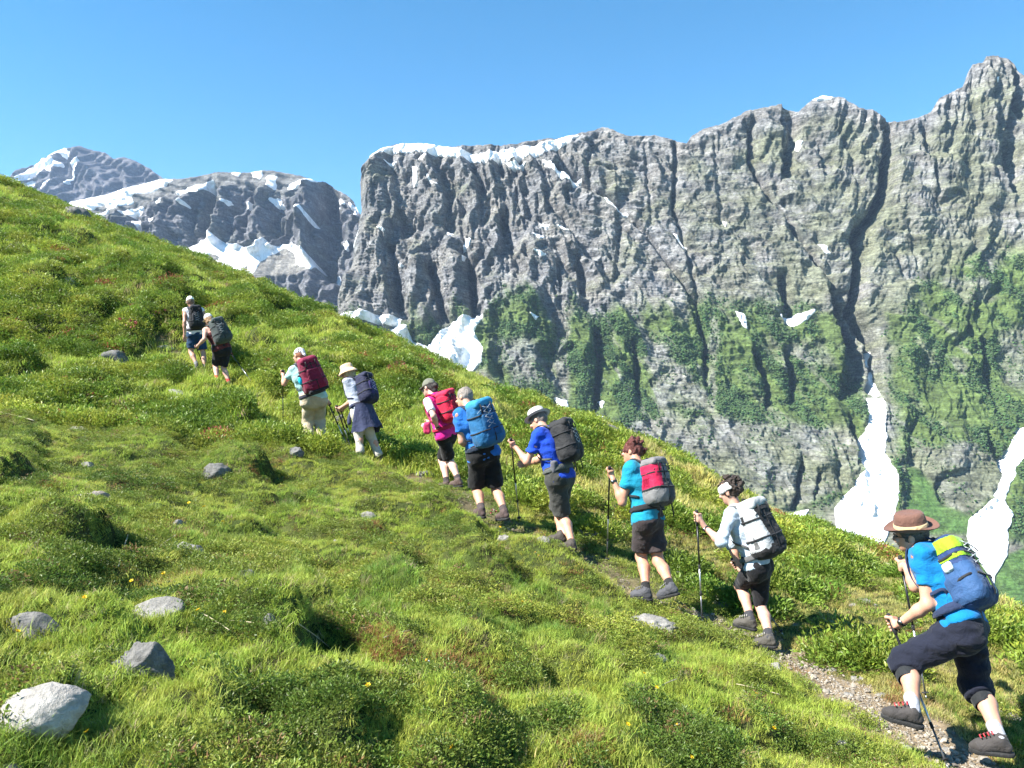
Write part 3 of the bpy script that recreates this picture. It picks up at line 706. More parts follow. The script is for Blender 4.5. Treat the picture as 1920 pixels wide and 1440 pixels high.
DC_PX = [-1400, -700, 0, 372, 680, 960, 1430, 1780, 1920, 2600]; DC = [62, 56, 45, 37, 30, 25.5, 17, 12.6, 11.2, 8.0]

def tps_fit(P, z, lam):
    n = len(P)
    r2 = ((P[:, None] - P[None]) ** 2).sum(-1)
    K = 0.5 * r2 * np.log(r2 + 1e-9) + lam * np.eye(n)
    Q = np.c_[np.ones(n), P]
    A = np.block([[K, Q], [Q.T, np.zeros((3, 3))]])
    return np.linalg.solve(A, np.r_[z, 0, 0, 0])
def tps_eval(P, w, x, y):
    out = w[-3] + w[-2] * x + w[-1] * y
    for (a, b), k in zip(P, w):
        r2 = (x - a) ** 2 + (y - b) ** 2
        out = out + k * 0.5 * r2 * np.log(r2 + 1e-9)
    return out
SCL = 10.0
cp = [(0, 0, -1.62), (-1.2, 0.6, -1.25), (1.2, 0.6, -1.98), (-1.0, -2.0, -1.3), (1.2, -2, -1.98), (-4, 0, -0.35), (4, 0, -2.95), (-8, -2, 1.0), (8, -2, -4.6), (0, -6, -1.6)]
cp += [tuple(at(*f)) for f in FEET]
for px_ in np.arange(-1200, 2601, 190.0):
    vc = (720 - np.interp(px_, SIL[:, 0], SIL[:, 1])) / FOC; dc = np.interp(px_, DC_PX, DC); u_ = (px_ - 960) / FOC
    for r in (0.6, 0.8, 1.0, 1.25, 1.7):
        cp.append((u_ * dc * r, dc * r, vc * dc * r - 0.25 * dc * (r - 1) ** 2))
cp = np.array(cp)
TPP = cp[:, :2] / SCL
TPW = tps_fit(TPP, cp[:, 2], 2e-4)
def base_raw(x, y):
    return tps_eval(TPP, TPW, x / SCL, y / SCL)
def base_h(x, y):
    x = np.asarray(x, float); y = np.asarray(y, float)
    u = x / np.maximum(y, 0.3)
    px_ = np.clip(u * FOC + 960, -1200, 2500)
    dc = np.interp(px_, DC_PX, DC)
    yy = np.minimum(y, 1.7 * dc)
    f = yy / np.maximum(y, 1e-3); f = np.where(y > 1.7 * dc, f, 1.0)
    zb = base_raw(x * f, np.where(y > 1.7 * dc, yy, y))
    vc = (720 - np.interp(px_, SIL[:, 0], SIL[:, 1])) / FOC
    ext = np.maximum(y - 1.7 * dc, 0)
    return zb + (vc - 0.42) * ext - 0.0004 * ext ** 2 * (ext < 400) 

PATH = np.array([at(*f)[:2] for f in FEET])
PATH = np.array([PATH[0], (PATH[1] + PATH[2]) / 2, (PATH[3] + PATH[4]) / 2, (PATH[5] + PATH[6]) / 2, PATH[7], (PATH[8] + PATH[9]) / 2, (PATH[10] + PATH[11]) / 2,
                 (PATH[12] + PATH[13]) / 2, (PATH[14] + PATH[15]) / 2, (PATH[16] + PATH[17]) / 2, (PATH[18] + PATH[19]) / 2, PATH[20]])
def ray_ground(px, py, h=None):
    """where the ray through a pixel first meets the ground function h"""
    u, v = px_ray(px, py)
    D = 1.2 * (90 / 1.2) ** np.linspace(0, 1, 1500)
    below = v * D < h(u * D, D)
    i = int(np.argmax(below)) if below.any() else len(D) - 1
    lo, hi = D[max(i - 1, 0)], D[i]
    for _ in range(25):
        m = 0.5 * (lo + hi)
        if v * m < h(np.array([u * m]), np.array([m]))[0]: hi = m
        else: lo = m
    return np.array([u * hi, hi, v * hi])

# hummocks and the hollows below them that the photograph shows dark: (pixel, radius in pixels, height in m)
HUMMOCKS = [(150, 1015, 110, .30), (470, 890, 95, .24), (545, 1200, 110, .22), (760, 1110, 90, .20), (935, 1060, 80, .16), (1035, 1140, 70, .15), (710, 990, 60, .13),
            (330, 840, 80, .18), (60, 700, 80, .25), (200, 720, 70, .22), (310, 720, 60, .2), (20, 890, 80, .2), (120, 1330, 90, .12), (420, 1330, 90, .12),
            (980, 1250, 80, .12), (1120, 1270, 70, .10), (1290, 1290, 60, .10), (640, 1390, 100, .10), (860, 1360, 90, .10), (1220, 1330, 80, .08),
            (180, 590, 70, .35), (270, 640, 60, .28), (120, 520, 60, .4), (60, 440, 70, .55), (150, 450, 60, .5), (230, 500, 50, .5), (340, 560, 50, .5),
            (300, 520, 40, .5), (430, 600, 40, .5), (500, 640, 40, .5), (560, 660, 30, .4), (1420, 1290, 50, .07), (1010, 1000, 40, .12), (1240, 1090, 50, .18), (1060, 960, 36, .14), (960, 920, 40, .16)]
HB = []
for (hx, hy, r, a) in HUMMOCKS:
    p = ray_ground(hx, hy, base_h)
    HB.append((p[0], p[1], r / FOC * p[1], a))

def rel_path(x, y):
    d, _ = poly_dist(x, y, PATH)
    return d
def micro(x, y):
    """tussocks, hollows and little terraces of the turf"""
    D = np.hypot(x, y)
    wx = x + 0.25 * fbm(x / 0.9, y / 0.9, 401, 2); wy = y + 0.25 * fbm(x / 0.9 + 7, y / 0.9, 402, 2)
    n1 = np.abs(gnoise(wx / 1.15, wy / 1.15, 403)); n2 = np.abs(gnoise(wx / 0.46, wy / 0.46, 404)); n3 = gnoise(x / 0.17, y / 0.17, 405)
    dcr = np.interp(x / np.maximum(y, .3) * FOC + 960, DC_PX, DC)
    far = sstep(8, 18, D) * (1 - 0.45 * sstep(0.75, 1.0, y / dcr))
    m = 0.22 * np.minimum(n1, 0.5) + 0.12 * np.minimum(n2, 0.45) + 0.02 * n3
    b1 = np.abs(gnoise(wx / 2.3 + 3, wy / 3.4, 406)); b2 = np.abs(gnoise(wx / 1.0, wy / 1.5 + 5, 407))
    m += far * (0.62 * np.minimum(b1, 0.5) + 0.36 * np.minimum(b2, 0.42)) * (0.75 + 0.5 * fbm(x / 9, y / 9, 411, 2))
    m += 0.16 * fbm(x / 3.5, y / 3.5, 408, 3)
    t1 = saw((x + 0.45 * y) / 1.25 + 0.9 * fbm(x / 1.6, y / 1.6, 413, 3), 0.74); t2 = saw((x + 0.3 * y) / 2.9 + 1.0 * fbm(x / 4.0, y / 4.0, 414, 3), 0.74)
    m += 0.17 * (t1 - 0.5) * np.clip(0.35 + 1.6 * fbm(x / 2.2, y / 2.2, 415, 2), 0, 1) + far * 0.55 * (t2 - 0.5) * np.clip(0.55 + 1.5 * fbm(x / 5, y / 5, 416, 2), 0, 1.1)
    m -= 0.09 + 0.2 * far
    for (a, b, r, h) in HB:
        q = ((x - a) ** 2 + ((y - b)) ** 2) / r ** 2
        k = q < 4
        if k.any():
            qq = q[k]
            # full on the left, cut away on the right: the lee side falls into a hollow
            side = sstep(-0.05, 0.55, (x[k] - a) / r + 0.25 * (y[k] - b) / r + 0.25 * gnoise(x[k] / 0.3, y[k] / 0.3, 409))
            m[k] += min(1.1 * h, 0.34) * np.exp(-qq ** 1.7) * (1 - 1.75 * side)
    dp = rel_path(x, y)
    on = 1 - sstep(0.18, 0.75, dp)
    m = m * (1 - 0.82 * on) - 0.012 * (1 - sstep(0.15, 0.4, dp + 0.1 * gnoise(x / 0.5, y / 0.5, 410)))
    near_side = np.interp(x, PATH[::-1, 0], PATH[::-1, 1]) - y                # a low bank on the camera's side of the trail
    m += 0.15 * np.exp(-((dp - 0.55) / 0.26) ** 2) * (near_side > 0) * sstep(7.5, 8.3, y) * np.clip(0.75 + 1.2 * gnoise(x / 1.1, y / 1.1, 412), 0, 1.3)
    m = m * sstep(0.5, 2.2, D)
    return m
def ground_h(x, y):
    x = np.atleast_1d(np.asarray(x, float)); y = np.atleast_1d(np.asarray(y, float))
    return base_h(x, y) + micro(x, y)

# the silhouette against the mountains: nudge the crest until it runs where the photograph has it
NU = 240
UU = np.linspace(-0.85, 0.85, NU)
def crest_error(fun):
    D = 4.0 * (70 / 4.0) ** np.linspace(0, 1, 420)
    X = UU[:, None] * D[None]; Yg = np.repeat(D[None], NU, 0)
    z = fun(X.ravel(), Yg.ravel()).reshape(X.shape)
    top = (z / Yg).max(1)
    want = (720 - np.interp(UU * FOC + 960, SIL[:, 0], SIL[:, 1])) / FOC
    return want - top
CE = np.zeros(NU)
_base0 = base_h
def base_h(x, y):
    x = np.asarray(x, float); y = np.asarray(y, float)
    u = x / np.maximum(y, 0.3); dc = np.interp(u * FOC + 960, DC_PX, DC)
    return _base0(x, y) + np.interp(u, UU, CE) * y * sstep(0.5, 0.95, y / dc)
for _ in range(3):
    e = crest_error(lambda a, b: base_h(a, b) + micro(a, b))
    e = np.convolve(np.pad(e, 6, 'edge'), np.ones(13) / 13, 'valid')
    CE = CE + e
print('crest error px', np.abs(crest_error(lambda a, b: base_h(a, b) + micro(a, b)) * FOC).max())

def turf_colours(x, y):
    D = np.hypot(x, y)
    n = fbm(x / 1.3, y / 1.3, 501, 4); n2 = fbm(x / 0.35, y / 0.35, 502, 3)
    c = np.ones(x.shape + (3,)) * np.array([0.060, 0.082, 0.018])
    c = mixc(c, (0.075, 0.055, 0.028), np.clip(0.25 + 0.9 * n2, 0, 0.8))
    c = mixc(c, (0.028, 0.040, 0.012), np.clip(0.35 + n, 0, 0.6))
    dp = rel_path(x, y)
    near = np.exp(-(np.maximum(np.abs(y - 4.8) - 1.0, 0) / 1.3) ** 2)
    dirt = (1 - sstep(0.12, 0.40, dp + 0.34 * fbm(x / 0.4, y / 0.4, 503, 3))) * (0.34 + 0.66 * near)
    c = mixc(c, np.array([0.25, 0.19, 0.12]), np.clip(dirt * 1.4, 0, 1))
    return c, dirt

def build_hill():
    th = np.radians(np.linspace(-64, 62, 640))[None, :]
    D = np.concatenate([0.25 * (1.5 / 0.25) ** np.linspace(0, 1, 24)[:-1], 1.5 * (60 / 1.5) ** np.linspace(0, 1, 420)[:-1], 60 * (900 / 60) ** np.linspace(0, 1, 50)])[:, None]
    x = D * np.tan(np.clip(th, -1.15, 1.12)); y = D + 0 * th
    k = np.cos(th) ** 0.35
    x = x * k; y = y * k
    z = ground_h(x.ravel(), y.ravel()).reshape(x.shape)
    z[-1] = -520
    c, _ = turf_colours(x.ravel(), y.ravel())
    me = new_mesh('hillside_ground', np.stack([x, y, z], -1).reshape(-1, 3), grid_faces(*x.shape))
    add_attr(me, 'col', rgba(c))
    t = NT('hillside_turf')
    a = t.n('ShaderNodeAttribute', attribute_name='col'); tc = t.n('ShaderNodeTexCoord')
    n1 = t.noise(9, 6, 0.7, tc.outputs['Object']); n2 = t.noise(45, 4, 0.7, tc.outputs['Object'])
    cc = t.mix(a.outputs['Color'], t.ramp(n1, [(0.3, 0.6), (0.7, 1.35)]), 1.0, 'MULTIPLY')
    cc = t.mix(cc, t.ramp(n2, [(0.3, 0.65), (0.7, 1.3)]), 1.0, 'MULTIPLY')
    tag(link('hillside_ground', me, t.done(t.bsdf(cc, 0.95, t.bump(n2, 0.7, 0.03), 0.1).outputs[0])),
        'steep grassy hillside that the hikers climb', 'ground', kind='structure')
build_hill()
print('hill', round(time.time() - T0, 1))

# a table of the finished ground for quick look-ups
_TU = np.linspace(-1.05, 0.95, 620); _TL = np.log(1.0) + np.linspace(0, math.log(95.0), 640)
_D = np.exp(_TL)[:, None] + 0 * _TU[None, :]
_TZ = ground_h((_D * _TU[None, :]).ravel(), _D.ravel()).reshape(_D.shape)
ground_exact = ground_h
def ground_h(x, y):
    x = np.atleast_1d(np.asarray(x, float)); y = np.atleast_1d(np.asarray(y, float))
    yy = np.clip(y, 1.0, 94.0)
    a = np.clip((x / yy - _TU[0]) / (_TU[1] - _TU[0]), 0, len(_TU) - 1.001); b = np.clip(np.log(yy) / (_TL[1] - _TL[0]), 0, len(_TL) - 1.001)
    i = a.astype(int); j = b.astype(int); fa = a - i; fb = b - j
    return (_TZ[j, i] * (1 - fa) + _TZ[j, i + 1] * fa) * (1 - fb) + (_TZ[j + 1, i] * (1 - fa) + _TZ[j + 1, i + 1] * fa) * fb
print('ground table', round(time.time() - T0, 1))
# ------------------------------------------------------------------ turf: grass, leafy herbs, moss, dwarf shrubs (masses nobody could count)
def blades_mesh(name, seed, n, rad, h0, h1, w, lean, segs=3, droop=0.5):
    rs = np.random.RandomState(seed); V = []; F = []
    for _ in range(n):
        a = rs.uniform(0, 6.283); r = rad * math.sqrt(rs.uniform()); bx, by = r * math.cos(a), r * math.sin(a)
        h = rs.uniform(h0, h1); d = rs.uniform(0, 6.283); dx, dy = math.cos(d), math.sin(d)
        L = h * rs.uniform(0.15, lean); wv = w * rs.uniform(0.7, 1.3); o = len(V)
        tw = rs.uniform(-0.8, 0.8)
        for i in range(segs + 1):
            t = i / segs
            cx = bx + dx * L * t ** 1.8; cy = by + dy * L * t ** 1.8; cz = h * (t - droop * 0.35 * t ** 3) - 0.01
            ww = wv * (1 - t ** 1.6) * 0.5
            sx, sy = -math.sin(d + tw * t), math.cos(d + tw * t)
            if i < segs: V += [(cx - sx * ww, cy - sy * ww, cz), (cx + sx * ww, cy + sy * ww, cz)]
            else: V += [(cx, cy, cz)]
        for i in range(segs - 1): F.append((o + 2 * i, o + 2 * i + 1, o + 2 * i + 3, o + 2 * i + 2))
        F.append((o + 2 * segs - 2, o + 2 * segs - 1, o + 2 * segs))
    return new_mesh(name, V, F, smooth=False)
def leaves_mesh(name, seed, n, rad, height, ls, dome=True, flat=0.5):
    rs = np.random.RandomState(seed); V = []; F = []
    for _ in range(n):
        a = rs.uniform(0, 6.283); q = math.sqrt(rs.uniform()); r = rad * q
        zt = height * (math.sqrt(max(1 - q * q, 0)) if dome else 1.0)
        c = np.array([r * math.cos(a), r * math.sin(a), zt * rs.uniform(0.45, 1.0)])
        l = ls * rs.uniform(0.6, 1.3); wd = l * rs.uniform(0.35, 0.5)
        out = np.array([math.cos(a) * q, math.sin(a) * q, 0]) + rs.normal(0, 0.6, 3) * np.array([1, 1, 0.5]) + np.array([0, 0, flat])
        out /= np.linalg.norm(out); sd = np.cross(out, rs.normal(0, 1, 3)); sd /= np.linalg.norm(sd) + 1e-9
        up = np.cross(sd, out); o = len(V)
        V += [c - out * l * .1, c + out * l * .45 + sd * wd * .5 + up * l * .06, c + out * l, c + out * l * .45 - sd * wd * .5 + up * l * .06, c + out * l * .45 - up * l * .03]
        F += [(o, o + 4, o + 1), (o + 1, o + 4, o + 2), (o, o + 3, o + 4), (o + 3, o + 2, o + 4)]
    return new_mesh(name, V, F, smooth=False)

GRASS_M = tint_leaf('grass_blades', 0.55, 0.40, 0.25, 12.0)
LEAF_M = tint_leaf('herb_leaves', 0.42, 0.32, 0.30, 20.0)
SHORT = [source('short_grass_shape', blades_mesh('short_grass', 10 + i, 34, .055, .022, .062, .0036, 1.2), GRASS_M) for i in range(4)]
LONG = [source('long_grass_shape', blades_mesh('long_grass', 20 + i, 24, .045, .07, .16, .0040, 1.1, 4, 0.8), GRASS_M) for i in range(3)]
FARG = [source('far_grass_shape', blades_mesh('far_grass', 30 + i, 26, .13, .05, .15, .012, 0.9, 2), GRASS_M) for i in range(3)]
HERB = [source('herb_shape', leaves_mesh('herb', 40 + i, 56, .075, .065, .0155), LEAF_M) for i in range(3)]
SHRUB_S = [source('dwarf_shrub_shape', leaves_mesh('dwarf_shrub', 50 + i, 150, .24, .20, .042, True, 0.7), LEAF_M) for i in range(3)]
MOSS = [source('moss_shape', blades_mesh('moss', 60 + i, 36, .05, .015, .05, .0035, 1.3, 2), GRASS_M) for i in range(2)]

def sample_ground(rs, d0, d1, dens, p0=-260, p1=2180):
    u0, u1 = (p0 - 960) / FOC, (p1 - 960) / FOC
    n = int(dens * (u1 - u0) * 0.5 * (d1 ** 2 - d0 ** 2))
    y = np.sqrt(rs.uniform(d0 ** 2, d1 ** 2, n)); u = rs.uniform(u0, u1, n)
    return u * y, y
def ground_frame(x, y, e=0.05):
    z = ground_h(x, y); zx = ground_h(x + e, y); zy = ground_h(x, y + e)
    return z, (zx - z) / e, (zy - z) / e
def tilt_rot(rs, gx, gy, amt):
    # lean with the slope, any heading
    return np.stack([np.arctan(gy) * amt + rs.normal(0, .12, len(gx)), -np.arctan(gx) * amt + rs.normal(0, .12, len(gx)), rs.uniform(0, 6.283, len(gx))], 1)

def lay_turf():
    rs = np.random.RandomState(77)
    sets = {k: [] for k in ('short', 'long', 'far', 'herb', 'shrub', 'moss')}
    def put(kind, x, y, z, rot, scl, tint): sets[kind].append((x, y, z, rot, scl, tint))
    BR = np.array([0.305, 0.390, 0.056]); YL = np.array([0.420, 0.425, 0.086]); DK = np.array([0.105, 0.180, 0.030]); ST = np.array([0.40, 0.33, 0.17])
    RD = np.array([0.26, 0.095, 0.04]); OR = np.array([0.34, 0.23, 0.09]); HB_ = np.array([0.105, 0.165, 0.028]); HY = np.array([0.33, 0.36, 0.06])
    for d0, d1, dens in ((1.3, 4.0, 1150), (4.0, 7.0, 820), (7.0, 12.0, 440), (12.0, 20.0, 170), (20.0, 34.0, 48), (34.0, 62.0, 15)):
        x, y = sample_ground(rs, d0, d1, dens)
        D = y
        z, gx, gy = ground_frame(x, y)
        c, dirt = turf_colours(x, y)
        dp = rel_path(x, y)
        n = len(x)
        nA = fbm(x / 1.6, y / 1.6, 601, 3); nB = fbm(x / 0.6, y / 0.6, 602, 3); nC = fbm(x / 2.6, y / 2.6, 603, 3); nD = fbm(x / 0.9, y / 0.9, 604, 3)
        pxl = x / y * FOC + 960
        # beyond the path on the right the turf is dry and pale
        side = (y - np.interp(x, PATH[::-1, 0], PATH[::-1, 1])) / y
        dry = sstep(0.02, 0.2, side) * sstep(700, 1300, pxl)
        slope = np.hypot(gx, gy)
        keep = (rs.uniform(size=n) > dirt * 1.5) & (rs.uniform(size=n) > 0.55 * (1 - sstep(0.1, 0.3, dp)) * (D < 12))
        r = rs.uniform(size=n); far = D > 12
        moss = keep & (nD > 0.38) & (r < 0.6) & (D < 14)
        herb = keep & ~moss & (nB + 0.35 * nA > 0.10 + 0.2 * dry) & (r < 0.80) & (D < 14)
        longg = keep & ~moss & ~herb & (nC > 0.12) & (r < 0.30) & (D < 14) & (dp > 0.45)
        shr = keep & far & (fbm(x / 2.2, y / 2.8, 605, 3) > -0.02 + 0.12 * dry) & (r < 0.72) & (dp > 0.5)
        shr |= keep & (~far) & (D > 6.5) & (side > 0.09) & (fbm(x / 0.9, y / 0.9, 606, 3) > 0.16) & (r < 0.45)
        gr = keep & ~moss & ~herb & ~longg & ~shr
        def go(kind, m, col, smin, smax, amt=0.6):
            k = int(m.sum())
            if not k: return
            s = rs.uniform(smin, smax, k)
            put(kind, x[m], y[m], z[m], tilt_rot(rs, gx[m], gy[m], amt), np.stack([s, s, s * rs.uniform(.75, 1.25, k)], 1), col[m] * rs.uniform(.72, 1.3, (k, 1)) * (1 + rs.uniform(-.1, .1, (k, 3))))
        one = np.ones((n, 1))
        g = one * BR; w = np.clip(0.30 + 0.9 * nA + 0.5 * dry, 0, 1)[:, None]; g = g * (1 - w) + YL * w
        w2 = np.clip(0.9 * nC + 0.05, 0, 0.7)[:, None]; g = g * (1 - w2) + DK * 1.5 * w2
        DRYC = np.array([0.42, 0.375, 0.13]); wd = np.clip(0.7 * dry + 0.6 * dry * nB, 0, 0.85)[:, None]; g = g * (1 - wd) + DRYC * wd
        straw = (rs.uniform(size=n) < 0.045 + 0.10 * dry)[:, None]; g = np.where(straw, ST, g)
        gs = 1.0 + 0.25 * sstep(4, 10, D)
        go('short', gr & ~far, g, 0.7, 1.2)
        go('far', gr & far, g, 0.8 + 0.012 * d0, 1.3 + 0.022 * d0)
        lg = one * DK * 1.35; w3 = np.clip(0.35 + nA, 0, 1)[:, None]; lg = lg * (1 - w3) + BR * 0.85 * w3
        lg = np.where((rs.uniform(size=n) < 0.06)[:, None], ST * 0.9, lg)
        go('long', longg, lg, 0.45, 0.95)
        hb = one * HB_; w4 = np.clip(0.25 + nC + 0.6 * nB, 0, 0.9)[:, None]; hb = hb * (1 - w4) + HY * w4
        hb = np.where((rs.uniform(size=n) < 0.04)[:, None], np.array([0.22, 0.13, 0.06]), hb)
        go('herb', herb, hb, 0.7, 1.4)
        md = one * OR; w5 = np.clip(0.4 + 1.5 * nB, 0, 1)[:, None]; md = md * (1 - w5) + RD * w5
        md = np.where((rs.uniform(size=n) < 0.35)[:, None], g, md)
        go('moss', moss, md, 0.8, 1.4)
        sh = one * np.array([0.135, 0.210, 0.030]); w6 = np.clip(0.3 + nA + 0.8 * nB, 0, 1)[:, None]; sh = sh * (1 - w6) + np.array([0.34, 0.375, 0.055]) * w6
        sh = np.where((rs.uniform(size=n) < (0.004 if d0 < 12 else 0.015))[:, None], np.array([0.28, 0.10, 0.05]), sh)
        go('shrub', shr, sh, 0.55 + 0.014 * d0, 1.05 + 0.030 * d0, 0.5)
    # the orange-red moss cushions and rusty hollows the photograph shows
    for (hx, hy, rp, cnt) in ((720, 1190, 60, 500), (870, 1270, 70, 700), (750, 1210, 40, 300), (1090, 1390, 50, 300), (880, 1290, 50, 300), (1290, 1000, 36, 200), (1360, 1070, 40, 260), (700, 985, 30, 160), (1340, 1262, 18, 120), (1480, 1255, 26, 60)):
        p = ray_ground(hx, hy, ground_h); k = int(cnt * .45); R = rp / FOC * p[1] * 1.1
        x = p[0] + rs.normal(0, R * .55, k); y = p[1] + rs.normal(0, R * .6, k); z, gx, gy = ground_frame(x, y)
        s = rs.uniform(.6, 1.2, k); f = rs.uniform(size=(k, 1))
        put('moss', x, y, z, tilt_rot(rs, gx, gy, .7), np.stack([s, s, s * .6], 1), (OR * f + RD * (1 - f)) * rs.uniform(.7, 1.4, (k, 1)))
    names = dict(short=('short_grass', SHORT, 'short bright green alpine grass over the hillside'), long=('long_grass', LONG, 'longer darker grass tufts on the slope'),
                 far=('slope_grass', FARG, 'grass on the far part of the slope'), herb=('leafy_herbs', HERB, 'small leafy green herbs between the grass'),
                 shrub=('dwarf_shrubs', SHRUB_S, 'low green dwarf shrubs covering the slope beyond the path'), moss=('moss_patches', MOSS, 'rusty orange moss and withered tufts'))
    tot = 0
    for k, lst in sets.items():
        if not lst: continue
        x, y, z = (np.concatenate([q[i] for q in lst]) for i in range(3))
        rot, scl, tint = (np.concatenate([q[i] for q in lst]) for i in (3, 4, 5))
        nm, src, lb = names[k]; tot += len(x)
        scatter(nm, np.stack([x, y, z], 1), rot, scl, tint, rs.randint(0, len(src), len(x)), src, lb, 'grass' if 'grass' in nm else 'plants')
        print(nm, len(x))
    print('turf', tot, round(time.time() - T0, 1))
lay_turf()

# gravel of the trodden path
def stone_mesh(name, seed, sub=2, amp=0.25, flat=0.6, cuts=9):
    import bmesh
    bm = bmesh.new(); bmesh.ops.create_icosphere(bm, subdivisions=sub, radius=1.0)
    rs = np.random.RandomState(seed)
    pl = rs.normal(0, 1, (9, 3)); pl /= np.linalg.norm(pl, axis=1)[:, None]; of = rs.uniform(0.55, 0.9, 9)
    for v in bm.verts:
        c = np.array(v.co); 
        for n_, o_ in zip(pl[:cuts], of):
            d = c @ n_ - o_
            if d > 0: c = c - n_ * d * 0.92
        c = c * (1 + amp * 0.2 * float(gnoise(c[0] * 2.3 + seed, c[1] * 2.3 + c[2] * 3.1, seed)) + amp * 0.12 * float(gnoise(c[0] * 6, c[1] * 6 + c[2] * 7, seed + 3)))
        c[2] *= flat; v.co = c
    me = bpy.data.meshes.new(name); bm.to_mesh(me); bm.free()
    return me
def lay_gravel():
    rs = np.random.RandomState(9)
    k = 9000
    i = rs.choice(len(PATH) - 1, k, p=np.array([.22, .38, .16, .06, .04, .03, .03, .03, .02, .02, .01])); t = rs.uniform(0, 1, k)
    c = PATH[i] * (1 - t[:, None]) + PATH[i + 1] * t[:, None]
    x = c[:, 0] + rs.normal(0, .2, k); y = c[:, 1] + rs.normal(0, .2, k)
    _, dirt = turf_colours(x, y)
    m = rs.uniform(size=k) < dirt * 1.2; x = x[m]; y = y[m]; k = len(x)
    z = ground_h(x, y); s = rs.gamma(1.6, .0045, k) + .002
    t = NT('gravel'); a = t.n('ShaderNodeAttribute', attribute_name='tint', attribute_type='INSTANCER')
    M = t.done(t.bsdf(a.outputs['Color'], .9).outputs[0])
    src = [source('pebble_shape', stone_mesh('pebble', 70 + j, 1), M) for j in range(4)]
    tint = np.array([.26, .225, .18]) * rs.uniform(.5, 1.3, (k, 1))
    scatter('path_gravel', np.stack([x, y, z + s * .2], 1), rs.uniform(0, 6.28, (k, 3)) * np.array([.1, .1, 1]), np.stack([s, s * .8, s * .8], 1), tint, rs.randint(0, 4, k), src,
            'loose grey gravel on the trodden path', 'gravel')
lay_gravel()
# ------------------------------------------------------------------ modelling by blended volumes (bodies, clothes, packs)
def hash3(ix, iy, iz, seed):
    h = (ix * np.int64(374761393) + iy * np.int64(668265263) + iz * np.int64(2147483647) + np.int64(seed) * np.int64(1442695041)) & np.int64(0xffffffff)
    h = ((h ^ (h >> 13)) * np.int64(1274126177)) & np.int64(0xffffffff)
    return ((h ^ (h >> 16)) & np.int64(0xffff)) / 32768.0 - 1.0
def vnoise3(p, seed):
    f = np.floor(p); i = f.astype(np.int64); d = p - f; d = d * d * (3 - 2 * d)
    out = 0
    for a in (0, 1):
        for b in (0, 1):
            for c in (0, 1):
                w = (d[..., 0] if a else 1 - d[..., 0]) * (d[..., 1] if b else 1 - d[..., 1]) * (d[..., 2] if c else 1 - d[..., 2])
                out = out + w * hash3(i[..., 0] + a, i[..., 1] + b, i[..., 2] + c, seed)
    return out
def unit(v): v = np.asarray(v, float); return v / (np.linalg.norm(v) + 1e-12)
def frame(fwd, up):
    """columns: right, forward, up"""
    f = unit(fwd); r = unit(np.cross(f, up)); u = np.cross(r, f)
    return np.stack([r, f, u], 1)

